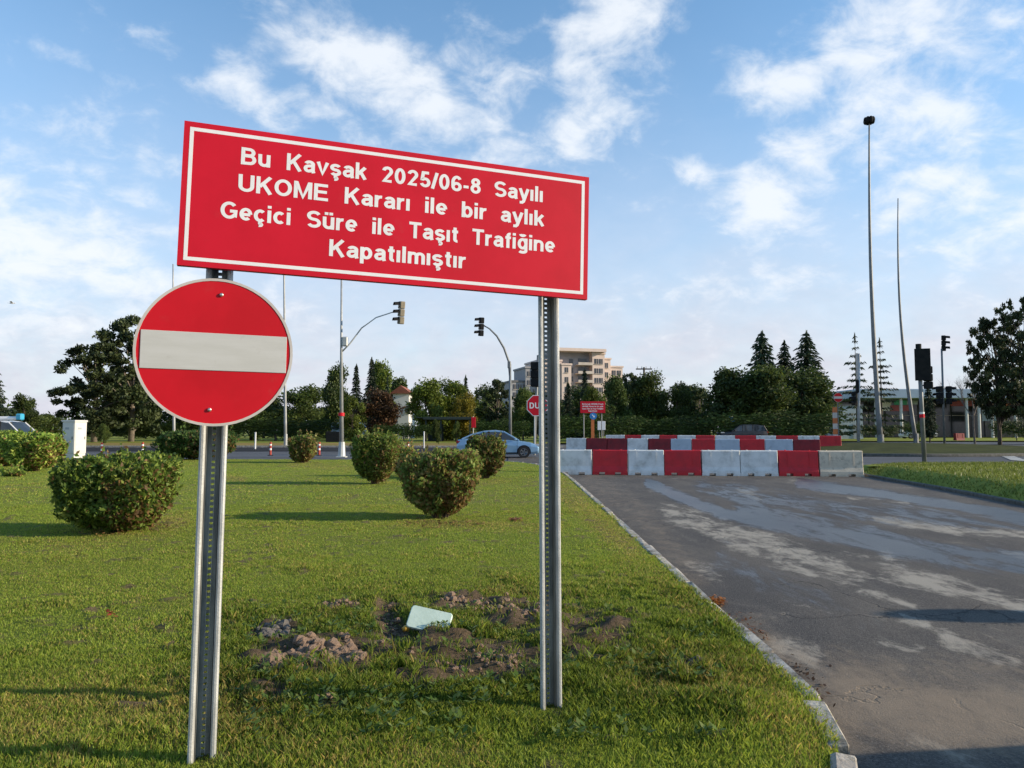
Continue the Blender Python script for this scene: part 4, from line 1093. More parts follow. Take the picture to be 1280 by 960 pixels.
def tree(kind, px0, px1, ytop, d, label, mat=None, name=None, cat='tree', base_z=None, group='trees beyond the far road'):
    me_c, me_t, rad = KIND[kind]; x = ((px0 + px1) / 2 - 640) / FPX * d; z0 = far_z(d) if base_z is None else base_z
    H = at(640, ytop, d).z - z0; sz = H / 10; sx = ((px1 - px0) / 2 / FPX * d) / rad
    nm = name or {'b': 'broadleaf_tree', 'p': 'pine_tree', 's': 'conifer_tree', 'h': 'hedge_row'}[kind[0]]
    t_ = thing(nm, label, cat, (x, d, z0), random.uniform(-.4, .4), group); t_.scale = (sx, sx if kind != 'hedge' else sz * .6, sz)
    if kind == 'bare':
        tr = link('trunk', me_t, t_)
        return t_
    if kind != 'hedge': t_.rotation_euler.z = random.uniform(0, 6.28)
    else: t_.rotation_euler.z = random.uniform(-.05, .05)
    c = link('crown', me_c, t_); link('trunk', me_t, t_)
    if mat: c.material_slots[0].link = 'OBJECT'; c.material_slots[0].material = M[mat]
    return t_


tree('spruce1', -45, 22, 452, 78, 'dark conifer cut by the left edge of the picture', group='conifers')
tree('broad0', 12, 50, 494, 85, 'mid green roundish tree above the white van at left')
tree('broad1', 44, 84, 519, 118, 'small low distant tree left of the white cabinet')
tree('pine0', 62, 176, 430, 70, 'big dark pine behind the white cabinet, lower left half of the pair')
tree('pine1', 108, 222, 396, 73, 'tallest dark pine, partly behind the round no entry sign')
tree('broad2', 196, 300, 455, 80, 'dark tree mostly hidden behind the round no entry sign')
tree('broad1', 278, 352, 484, 82, 'dark green tree right of the left sign post', 'leaf_dark')
tree('bare', 352, 402, 460, 96, 'bare grey tree rising above the green ones beside the thin lamp mast')
tree('broad0', 338, 416, 484, 84, 'rounded green tree behind the thin lamp mast')
tree('broad2', 396, 442, 458, 88, 'dark tree directly behind the mast of the left curved signal arm', 'leaf_dark')
tree('spruce0', 430, 460, 456, 92, 'shorter of the two slim dark spruces right of the left signal mast', group='conifers')
tree('spruce0', 446, 482, 448, 90, 'taller of the two slim dark spruces right of the left signal mast', group='conifers')
tree('broad1', 454, 498, 456, 96, 'yellow green tree top behind the dark spruces', 'leaf_lime')
tree('spruce2', 476, 492, 470, 94, 'small pointed conifer above the purple tree', group='conifers')
tree('broad2', 446, 502, 488, 76, 'purple red leaved tree between the left signal mast and the white house', 'leaf_red')
tree('broad0', 424, 458, 496, 74, 'small lime green tree at the foot of the left signal mast', 'leaf_lime')
tree('broad1', 504, 560, 478, 78, 'leafy green tree right of the white house', 'leaf_lime')
tree('broad2', 536, 594, 476, 80, 'leafy green tree above the dark shelter', 'leaf_lime')
tree('broad0', 560, 600, 492, 76, 'yellowing tree at the right end of the dark shelter', 'leaf_yellow')
tree('spruce2', 572, 592, 470, 110, 'thin distant pointed conifer above the yellowing tree', group='conifers')
tree('spruce2', 586, 606, 486, 105, 'low distant pointed conifer left of the right curved signal arm', group='conifers')
tree('pine1', 598, 646, 474, 84, 'dark tree behind the mast of the right curved signal arm')
tree('broad1', 636, 672, 488, 80, 'green tree behind the octagonal stop sign')
tree('broad2', 664, 706, 490, 82, 'dark tree behind the right steel post', 'leaf_dark')
tree('spruce0', 694, 726, 478, 76, 'blue green conifer right of the right steel post', group='conifers')
tree('spruce0', 716, 746, 462, 84, 'pointed dark conifer in front of the apartment block', group='conifers')
tree('broad0', 724, 760, 484, 74, 'lime yellow tree above the distant red closure sign', 'leaf_lime')
tree('broad1', 745, 792, 474, 79, 'dark tree below the right end of the apartment block', 'leaf_dark')
tree('pine1', 768, 806, 466, 81, 'dark uneven tree left of the utility pole')
tree('broad2', 784, 838, 466, 80, 'broad green tree right of the utility pole')
tree('broad0', 822, 870, 480, 78, 'broad green tree left of the gap in the trees')
tree('pine0', 852, 896, 486, 84, 'lower dark tree in the dip of the skyline')
tree('spruce1', 905, 1003, 416, 92, 'leftmost of the three pointed cedars over the big tree mass', group='conifers')
tree('spruce1', 945, 1019, 428, 94, 'middle and lowest of the three pointed cedars over the big tree mass', group='conifers')
tree('spruce1', 958, 1062, 416, 90, 'rightmost and widest of the three pointed cedars over the big tree mass', group='conifers')
tree('broad1', 878, 960, 464, 77, 'left rounded tree of the big dark mass behind the barriers', 'leaf_dark')
tree('broad2', 908, 1004, 458, 75, 'central rounded tree of the big dark mass behind the barriers')
tree('broad0', 958, 1048, 462, 76, 'right rounded tree of the big dark mass, beside the striped post', 'leaf_dark')
tree('sparse', 1038, 1104, 418, 84, 'gaunt sparse conifer left of the tall lamp mast', group='conifers')
tree('sparse', 1068, 1136, 424, 86, 'gaunt sparse conifer right of the tall lamp mast', group='conifers')
tree('spruce0', 1150, 1172, 462, 74, 'small dark conifer behind the signal poles on the right', group='conifers')
tree('bare', 1188, 1246, 404, 66, 'bare twiggy tree left of the big right-hand pine')
tree('pineopen', 1206, 1290, 398, 58, 'dark tufted pine near the right edge, lower left of the pair')
tree('pineopen', 1226, 1345, 372, 56, 'large dark tufted pine cut by the right edge')
HG = 'hedges and undergrowth beyond the far road'
for a, b_, yt, d, lb_ in ((690, 800, 512, 71, 'dark hedge under the trees behind the distant red sign'), (790, 905, 516, 72, 'dark hedge behind the left half of the barriers'), (890, 1046, 508, 71, 'dark hedge behind the dark car'),
                          (470, 540, 526, 73, 'dark hedge between purple tree and shelter'), (594, 660, 520, 72, 'dark hedge behind the silver-blue car'), (100, 230, 524, 76, 'dark hedge under the tall pines'), (270, 420, 518, 78, 'dark hedge behind the thin lamp mast'),
                          (1074, 1122, 527, 88, 'trimmed low hedge right of the tall lamp mast'), (1128, 1168, 524, 92, 'low bush in front of the shop panels'), (1238, 1300, 520, 80, 'green bush mass at the right edge')):
    tree('hedge', a, b_, yt, d, lb_, 'leaf_hedge' if d < 85 else None, cat='hedge', group=HG)
for a, b_, yt, d, kk, lb_ in ((225, 300, 470, 104, 'broad0', 'dark tree in the back row showing right of the round sign'), (300, 360, 488, 106, 'broad1', 'back row tree left of the thin lamp mast'), (380, 440, 482, 104, 'broad0', 'back row tree left of the left signal mast'),
                            (470, 520, 476, 112, 'broad1', 'back row tree above the white house roof'), (584, 640, 484, 104, 'broad2', 'back row tree left of the right signal mast'), (640, 700, 492, 104, 'broad1', 'back row tree below the grey wing of the apartment block'),
                            (695, 760, 484, 100, 'broad2', 'back row tree below the cream front of the apartment block'), (750, 830, 476, 100, 'broad0', 'back row tree round the foot of the utility pole'), (826, 900, 484, 102, 'broad1', 'back row tree in the dip of the skyline'),
                            (0, 60, 510, 110, 'broad2', 'back row tree above the roof of the left van'), (120, 210, 470, 100, 'broad1', 'back row tree filling between the two tall pines')):
    tree(kk, a, b_, yt, d, lb_, 'leaf_dark', group='back row of trees')
# small bushes on the far median
for a, b_, yt, d, lb_ in ((122, 140, 531, 64, 'small rounded bush on the median right of the white cabinet'), (539, 552, 526, 72, 'small green bush in front of the shelter'), (565, 577, 528, 72, 'small green bush at the right end of the shelter'), (545, 551, 542, 62, 'tiny dark bush on the median left of the car')):
    tree('broad1', a, b_, yt, d, lb_, name='small_bush', cat='bush', group='small bushes on the median')
# far wood mass that closes the horizon
nw = 90; lbw = [(x, 165 + random.uniform(-12, 12), random.uniform(.5, 5.5), random.uniform(3, 4.6)) for x in np.linspace(-170, 75, nw)]
o = link('far_wood', crown_mesh('far_wood', lbw, 26000, .55, 'leaf_dark', shell=.5)); tag(o, 'distant belt of dark trees along the horizon', 'wood', kind='stuff')
lbw = [(x, 200 + random.uniform(-12, 12), random.uniform(0, 2.0), random.uniform(2.4, 3.2)) for x in np.linspace(75, 200, 40)]
o = link('far_wood', crown_mesh('far_wood', lbw, 9000, .6, 'leaf_dark', shell=.5)); tag(o, 'low distant greenery behind the long glass building', 'wood', kind='stuff')

# ------------------------------------------------------------------ street furniture


def mast(label, bx_, by_, tx, ty, d, r0, r1, mat, curve=0, head=None, group='street lamp masts', name='street_lamp'):
    b0 = at(bx_, by_, d); b0.z = far_z(d); top = at(tx, ty, d); t_ = thing(name, label, 'street lamp', b0, group=group); v = top - b0
    pts = []; rad = []
    for k in range(13):
        f = k / 12; pts.append(v * f + Vector((curve * math.sin(math.pi * f), 0, 0))); rad.append(r0 + (r1 - r0) * f)
    mb = MB(); mb.tube(pts, rad, 12); mb.build('mast', mat, t_, smooth=True)
    mb = MB(); mb.box((0, 0, .02), (r0 * 4, r0 * 4, .05), bev=.01); mb.tube([(0, 0, 0), (0, 0, .9)], [r0 * 1.25, r0 * 1.1], 12); mb.build('base_plate', mat, t_)
    if head == 'ball':
        mb = MB(); ctr_ = v
        mb.tube([ctr_ + Vector((0, 0, -.15)), ctr_ + Vector((0, 0, .25))], .14, 10); mb.build('hub', 'black', t_)
        for k in range(8):
            a = k * math.pi / 4; mb = MB(); mb.sphere((ctr_.x + .27 * math.cos(a), ctr_.y + .27 * math.sin(a), ctr_.z + .08), (.17, .17, .27), 8, 6); mb.build('floodlight', 'black', t_, smooth=True)
    if head == 'arm':
        mb = MB(); mb.tube([v, v + Vector((0, -.6, .2)), v + Vector((0, -1.5, .3))], .04, 6); mb.build('arm', mat, t_); mb = MB(); mb.box(v + Vector((0, -1.7, .28)), (.22, .6, .1), bev=.03); mb.build('lamp_head', mat, t_)
    return t_


mast('very tall grey lamp mast with a dark ball shaped cluster of lamps', 1101, 560, 1086.5, 152, 55, .20, .055, 'lamp_grey', -.28, 'ball')
mast('tall slim curved mast right of the tall ball-topped lamp, without lamp head', 1145, 548, 1122.5, 248, 64, .17, .04, 'lamp_grey', -.55, None)
mast('grey mast behind the round no entry sign, leftmost of the masts', 218, 541, 216.3, 330, 66, .13, .05, 'pole_grey', 0, None)
mast('thin grey mast right of the round no entry sign', 357, 555, 354, 215, 57, .12, .035, 'pole_grey', 0, 'arm')


def head(parent, loc, yaw, n=3, s=1.0, mat='black', plate=False):
    mb = MB(); h = .33 * s; W_ = .34 * s
    for k in range(n): mb.box((0, .0, (k - (n - 1) / 2) * h), (W_, .22 * s, h * .96), bev=.03 * s)
    if plate: mb.box((0, .13 * s, 0), (W_ * 1.45, .03, h * n * 1.12), bev=.008)
    o = mb.build('signal_head', mat, parent, loc, (0, 0, yaw))
    for k in range(n):
        z = (k - (n - 1) / 2) * h; mb = MB(); nn_ = 12; r_ = .14 * s
        ri = []
        for (y, zz_) in ((-.11 * s, 0), (-.34 * s, -.03)):
            ri.append([(r_ * math.cos(math.pi * q / nn_), y, z + zz_ * s + r_ * math.sin(math.pi * q / nn_)) for q in range(nn_ + 1)] + [(r_ * .9 * math.cos(math.pi * (nn_ - q) / nn_), y, z + zz_ * s + r_ * .9 * math.sin(math.pi * (nn_ - q) / nn_)) for q in range(nn_ + 1)])
        mb.loft(ri); mb.build('visor', 'black', o)
        mb = MB(); mb.sphere((0, -.11 * s, z), (r_ * .85, .03, r_ * .85), 12, 6); mb.build('lens', 'lens', o, smooth=True)
    return o


def bracket(parent, a, b_, r_=.02): mb = MB(); mb.tube([a, b_], r_, 6); return mb.build('bracket', 'black', parent)


# left curved arm on a tall mast
d = 38.5; b0 = at(427, 574, d); b0.z = far_z(d); tl = thing('traffic_light', 'tall pale mast with a signal head on an arm curving right', 'traffic light', b0, group='traffic lights')
q = lambda x, y: at(x, y, d) - b0
mb = MB(); mb.tube([(0, 0, 0), q(426.7, 430), q(427, 300)], [.12, .065, .035], 10, 0); mb.build('mast', 'pole_grey', tl, smooth=True)
mb = MB(); mb.box((0, 0, .03), (.5, .5, .06), bev=.01); mb.tube([(0, 0, 0), (0, 0, .8)], [.2, .15], 10); mb.build('base_plate', 'pole_pale', tl)
mb = MB(); mb.tube([q(427, 440), q(437, 430), q(452, 410), q(470, 397), q(490, 390.5), q(504, 390)], [.045, .04, .036, .033, .03, .03], 8); mb.build('arm', 'pole_pale', tl, smooth=True)
mb = MB(); mb.box(q(431.5, 427), (.28, .25, .5), bev=.04); mb.build('control_box', 'pole_pale', tl)
mb = MB(); mb.tube([q(426.7, 520), q(426.7, 516)], .16, 10); mb.build('red_band', 'sign_red', tl)
h_ = head(tl, q(501.5, 391), R(-65), 3, 1.22, 'tan'); h_.rotation_euler = (0, R(8), R(-62)); h_['label'] = 'signal head coloured sun-lit tan with black hoods facing left'
# right curved arm
d = 48; b0 = at(638, 566, d); b0.z = far_z(d); tl = thing('traffic_light', 'grey mast behind the car with a signal head on an arm curving left', 'traffic light', b0, group='traffic lights')
mb = MB(); mb.tube([(0, 0, 0), q(637.6, 455)], [.11, .08], 10); mb.build('mast', 'lamp_grey', tl, smooth=True)
mb = MB(); mb.tube([q(637.6, 470), q(636, 452), q(630, 435), q(621, 420), q(612, 411), q(605, 407)], [.08, .075, .07, .06, .05, .045], 8); mb.build('arm', 'lamp_grey', tl, smooth=True)
mb = MB(); mb.box(q(636.5, 456), (.22, .22, .45), bev=.04); mb.build('control_box', 'lamp_grey', tl)
h_ = head(tl, q(601.5, 408.5), R(-75), 3, 1.25, 'black'); h_.rotation_euler = (0, R(8), R(-70))
# near right signal
d = 30.2; b0 = at(1155.8, 584, d); b0.z = far_z(d) + .1; tl = thing('traffic_light', 'near right signal post seen from behind, black head and red white band', 'traffic light', b0, group='traffic lights')
mb = MB(); mb.tube([(0, 0, 0), q(1148, 430)], [.085, .075], 12); mb.build('mast', 'lamp_grey', tl, smooth=True)
mb = MB(); mb.tube([(0, 0, 0), (0, 0, .05)], .17, 12); mb.build('base_plate', 'lamp_grey', tl)
mb = MB(); mb.tube([q(1152.6, 522), q(1152.4, 517.5)], .095, 12, 0); mb.tube([q(1152.4, 517.5), q(1152.2, 515)], .096, 12, 1); mb.build('band', ['sign_red', 'sign_white'], tl)
mb = MB(); mb.tube([q(1148.1, 437), q(1148, 430)], .11, 10); mb.build('cap', 'black', tl)
h_ = head(tl, q(1152.5, 456), R(160), 3, 1.18, 'black', True); bracket(tl, q(1148.5, 440), q(1152, 441))
h_ = head(tl, q(1160.0, 472), R(165), 3, .95, 'black'); bracket(tl, q(1151, 470), q(1160, 470))
# far right signal
d = 58; b0 = at(1180.5, 551, d); b0.z = far_z(d); tl = thing('traffic_light', 'farther right signal post with hooded head on top facing right', 'traffic light', b0, group='traffic lights')
mb = MB(); mb.tube([(0, 0, 0), q(1177, 436)], [.085, .07], 10); mb.build('mast', 'lamp_grey', tl, smooth=True)
h_ = head(tl, q(1179.5, 429), R(70), 3, 1.25, 'black'); h_.rotation_euler = (0, R(-10), R(70))
head(tl, q(1174.5, 494), R(-80), 3, 1.45, 'black'); head(tl, q(1186, 494), R(80), 3, 1.45, 'black'); bracket(tl, q(1174, 486), q(1186, 486), .04)
# tall sign-board signal beside sparse conifer
d = 58; b0 = at(1073, 549, d); b0.z = far_z(d); tl = thing('traffic_light', 'pale signal post with a tall narrow board, left of the tall lamp mast', 'traffic light', b0, group='traffic lights')
mb = MB(); mb.tube([(0, 0, 0), q(1073.8, 442)], [.11, .09], 10); mb.build('mast', 'pole_pale', tl, smooth=True)
mb = MB(); mb.box(q(1071.6, 458), (.16, .12, 2.1), bev=.02); mb.build('board', 'sign_rim', tl)
mb = MB(); mb.box(q(1072, 483), (.2, .2, 1.0), bev=.03); mb.build('side_box', 'black', tl)
head(tl, q(1067.5, 498), R(-75), 3, 1.1, 'black')
# signal behind the right steel post
d = 42; b0 = at(668, 570, d); b0.z = far_z(d); tl = thing('traffic_light', 'dark signal head on a grey post just left of the right steel post', 'traffic light', b0, group='traffic lights')
mb = MB(); mb.tube([(0, 0, 0), q(672.5, 444)], [.09, .07], 10); mb.build('mast', 'lamp_grey', tl, smooth=True)
head(tl, q(669, 468), R(170), 3, 1.45, 'black', False)
# octagonal stop sign
d = 41; b0 = at(668.5, 570, d); b0 = Vector((b0.x, d, far_z(d))); st = thing('stop_sign', 'red octagonal stop sign half hidden by the right steel post', 'sign', b0)
c = at(671.5, 507, d) - b0; c.y = -.12; R8 = 14.2 / FPX * d; pg = [(R8 * math.cos(R(22.5 + 45 * k)), R8 * math.sin(R(22.5 + 45 * k))) for k in range(8)]
mb = MB(); mb.prism([(x + c.x, z + c.z) for x, z in pg], c.y, c.y + .02); mb.build('plate_edge', 'sign_white', st)
mb = MB(); mb.prism([(x * .93 + c.x, z * .93 + c.z) for x, z in pg], c.y - .006, c.y - .002); mb.build('face', 'sign_red', st)
for m_ in text_line('DUR', -R8 * .68, R8 * .68, -R8 * .26, R8 * .52, 0): m_.build('letter', 'sign_white', st, (c.x, c.y - .010, c.z))
mb = MB(); mb.tube([(0, 0, 0), (0, 0, c.z + .4)], .035, 8); mb.build('post', 'pole_pale', st)
# small closure sign on the far side
d = 56; b0 = at(740.5, 552, d); b0.z = far_z(d); cs = thing('closure_sign', 'small distant red notice sign on two thin posts behind the barriers', 'sign', b0)
c = at(740.8, 509, d) - b0; w2 = 15.5 / FPX * d; h2 = 7.3 / FPX * d
mb = MB(); mb.box((c.x, -.05, c.z), (w2 * 2, .03, h2 * 2), bev=.005); mb.build('panel', 'sign_red', cs)
mbl = MB()
for s, zf in (('Bu Kavşak 2025/06-8 Sayılı', .42), ('UKOME Kararı ile bir aylık', .02), ('Geçici Süre ile Taşıt Trafiğine', -.38), ('Kapatılmıştır', -.76)):
    wf = .85 if s[0] != 'K' else .35
    for m_ in text_line(s, -w2 * wf, w2 * wf, h2 * zf, h2 * .24, 0): mbl.add(m_.v, m_.f)
mbl.build('lettering', 'sign_white', cs, (c.x, -.07, c.z))['kind'] = 'stuff'
for s_ in (-1, 1):
    mb = MB(); mb.tube([(s_ * w2 * .72 + c.x, 0, 0), (s_ * w2 * .72 + c.x, 0, c.z + h2)], .045, 6); mb.build('post', 'lamp_grey', cs)
# blue disc on orange post, white twin board
d = 52; b0 = at(741, 554, d); b0 = Vector((b0.x, d, far_z(d))); o_ = thing('keep_right_sign', 'small blue round sign on an orange post below the distant red sign', 'sign', b0)
c = at(741.5, 520, d) - b0; mb = MB(); disc(mb, .24, 0, 24); disc(mb, .24, .01, 24); ring(mb, .22, .25, -.004, .012, 24); mb.build('disc', 'sign_blue', o_, (c.x, -.08, c.z)); mb = MB()
mb.prism([(-.03, -.12), (.03, -.12), (.03, .03), (.09, .03), (0, .14), (-.09, .03), (-.03, .03)], -.012, -.006); mb.build('arrow', 'sign_white', o_, (c.x, -.08, c.z), (0, R(135), 0))
mb = MB(); mb.box((0, 0, c.z * .5 + .35), (.22, .08, c.z - .7)); mb.build('post', 'orange', o_); mb = MB(); mb.tube([(0, 0, 0), (0, 0, c.z)], .035, 6); mb.build('pole', 'lamp_grey', o_)
b0 = at(752, 554, d); b0 = Vector((b0.x, d, far_z(d))); o_ = thing('twin_board', 'two narrow white boards side by side on low posts behind the barriers', 'sign', b0); c = at(752, 532, d) - b0
for s_ in (-1, 1):
    mb = MB(); mb.box((s_ * .15, 0, c.z), (.24, .04, .62), bev=.008); mb.build('board', 'sign_white', o_); mb = MB(); mb.tube([(s_ * .15, .03, 0), (s_ * .15, .03, c.z)], .025, 6); mb.build('post', 'lamp_grey', o_)
# far no entry sign on striped post
d = 57; b0 = at(1045.5, 550, d); b0 = Vector((b0.x, d, far_z(d))); o_ = thing('no_entry_sign', 'small distant no entry sign above an orange and white striped post', 'sign', b0, group='no entry signs')
c = at(1047, 497, d) - b0; no_entry(o_, .36, Vector((c.x, -.1, c.z)), Matrix.Identity(4), 28)
mb = MB(); mb.tube([(c.x, 0, 0), (c.x, 0, c.z + .3)], .035, 6); mb.build('post', 'lamp_grey', o_)
for k in range(6): mb = MB(); z = c.z * .12 + k * .42; mb.box((-.08, -.04, z + .21), (.36, .03, .42)); mb.build('stripe_panel', 'orange' if k % 2 else 'sign_rim', o_)
# red flag-like sign on white pole left of the car
d = 60; b0 = at(591.5, 556, d); b0 = Vector((b0.x, d, far_z(d))); o_ = thing('small_red_sign', 'small red panel on a thin white pole behind the back of the car', 'sign', b0); c = at(592, 528, d) - b0
mb = MB(); mb.box((c.x, -.03, c.z), (.36, .03, .85), bev=.01); mb.build('panel', 'sign_red', o_); mb = MB(); mb.tube([(0, 0, 0), (0, 0, c.z + .5)], .04, 6); mb.build('pole', 'pole_pale', o_)
# blue sign behind the dark car
d = 74; b0 = at(915, 545, d); b0 = Vector((b0.x, d, far_z(d))); o_ = thing('blue_sign', 'small blue square sign above the dark car', 'sign', b0); c = at(914.5, 525, d) - b0
mb = MB(); mb.box((c.x, -.03, c.z), (.6, .03, .62), bev=.01); mb.build('panel', 'sign_blue', o_); mb = MB(); mb.tube([(0, 0, 0), (0, 0, c.z)], .03, 6); mb.build('pole', 'pole_pale', o_)
# utility pole
d = 100; b0 = at(805, 548, d); b0 = Vector((b0.x, d, far_z(d))); o_ = thing('utility_pole', 'dark wooden utility pole with crossarm above the green trees', 'pole', b0); c = at(805, 459, d) - b0
mb = MB(); mb.tube([(0, 0, 0), (c.x, 0, c.z)], [.2, .13], 8); mb.build('pole', 'bark', o_); mb = MB(); mb.box((c.x, 0, c.z - .25), (2.2, .14, .16)); mb.box((c.x, 0, c.z - 1.0), (1.2, .12, .12)); mb.build('crossarm', 'bark', o_)
for k in (-.9, -.3, .3, .9): mb = MB(); mb.tube([(c.x + k, 0, c.z - .2), (c.x + k, 0, c.z + .1)], .06, 6); mb.build('insulator', 'cab_grey', o_)
# red and white lane posts
for i, (px, yb) in enumerate(((127, 570.5), (178, 570), (338, 569.5), (399, 569.5), (510, 569.5))):
    b0 = G(px, yb); nm = ['leftmost', 'second from left', 'third from left', 'fourth from left', 'rightmost'][i]
    t_ = thing('lane_post', f'{nm} of the red and white flexible posts along the crossing road', 'bollard', b0, group='flexible lane posts')
    for z0, z1, r_, mt, nm_ in ((.04, .30, .058, 'lane_red', 'red_sleeve'), (.30, .40, .060, 'sign_white', 'white_band'), (.40, .55, .058, 'lane_red', 'red_sleeve'), (.55, .63, .060, 'sign_white', 'white_band'), (.63, .74, .058, 'lane_red', 'red_sleeve')):
        mb = MB(); mb.tube([(0, 0, z0), (0, 0, z1)], r_, 10); mb.build(nm_, mt, t_)
    mb = MB(); mb.tube([(0, 0, 0), (0, 0, .04)], .15, 10); mb.build('foot', 'black', t_)
for i, (px, yb, yt, w_, lb_) in enumerate(((319, 561, 541, .09, 'single white marker post on the median right of the no entry sign'), (512, 552, 541, .08, 'white marker post left of the tiny median bush'), (530, 560, 540, .08, 'pale wooden marker stake on the median above the shrubs'), (1188, 541, 530, .14, 'short white bollard by the red plastic block'))):
    b0 = G(px, yb); b0.z -= .02; h = at(px, yt, b0.y).z - b0.z; mb = MB(); mb.box((0, 0, h / 2), (w_, w_, h), bev=.015); mb.box((0, 0, h + .02), (w_ * 1.15, w_ * 1.15, .04), bev=.01)
    tag(mb.build('marker_post', 'sign_white', None, b0), lb_, 'bollard', 'marker posts')
# red plastic block on the right
b0 = G(1199, 551); o_ = link('road_barrier', barrier_mesh(1.0, 'bar_darkred'), None, (b0.x, b0.y, b0.z - .05), (0, 0, .2), (1.15, 1, 1)); o_.data.materials[0] = M['bar_darkred']; tag(o_, 'lone dark red barrier block beside the far right signal post', 'barrier')
# utility cabinet
b0 = G(92, 575); k = b0.y / FPX; W_ = 30 * k * .86; H = 49 * k
cb = thing('utility_cabinet', 'tall white utility cabinet with a shaded grey left side', 'cabinet', b0, R(-14))
w_ = W_ * .72
mb = MB(); mb.box((0, 0, H * .09), (w_ * .95, w_ * .95, H * .18), bev=.01); mb.build('plinth', 'cab_white', cb)
mb = MB(); mb.box((0, 0, H * .57), (w_, w_, H * .80), bev=.015); mb.build('body', 'cab_white', cb)
mb = MB(); mb.box((0, 0, H * .985), (w_ * 1.08, w_ * 1.08, H * .05), bev=.015); mb.build('cap', 'cab_white', cb)
for rz_, in ((0,), (R(90),)):
    mb = MB(); mb.box((0, -w_ / 2 - .004, H * .57), (w_ * .86, .012, H * .70), bev=.004); o_ = mb.build('door', 'cab_white', cb, rot=(0, 0, rz_))
    mb = MB(); mb.box((w_ * .33, -w_ / 2 - .02, H * .56), (.025, .02, .14), bev=.004); mb.build('handle', 'black', o_)
    mb = MB(); mb.box((-w_ * .1, -w_ / 2 - .012, H * .80), (.22, .006, .10)); mb.build('notice', 'cab_grey', o_)

# ------------------------------------------------------------------ vehicles


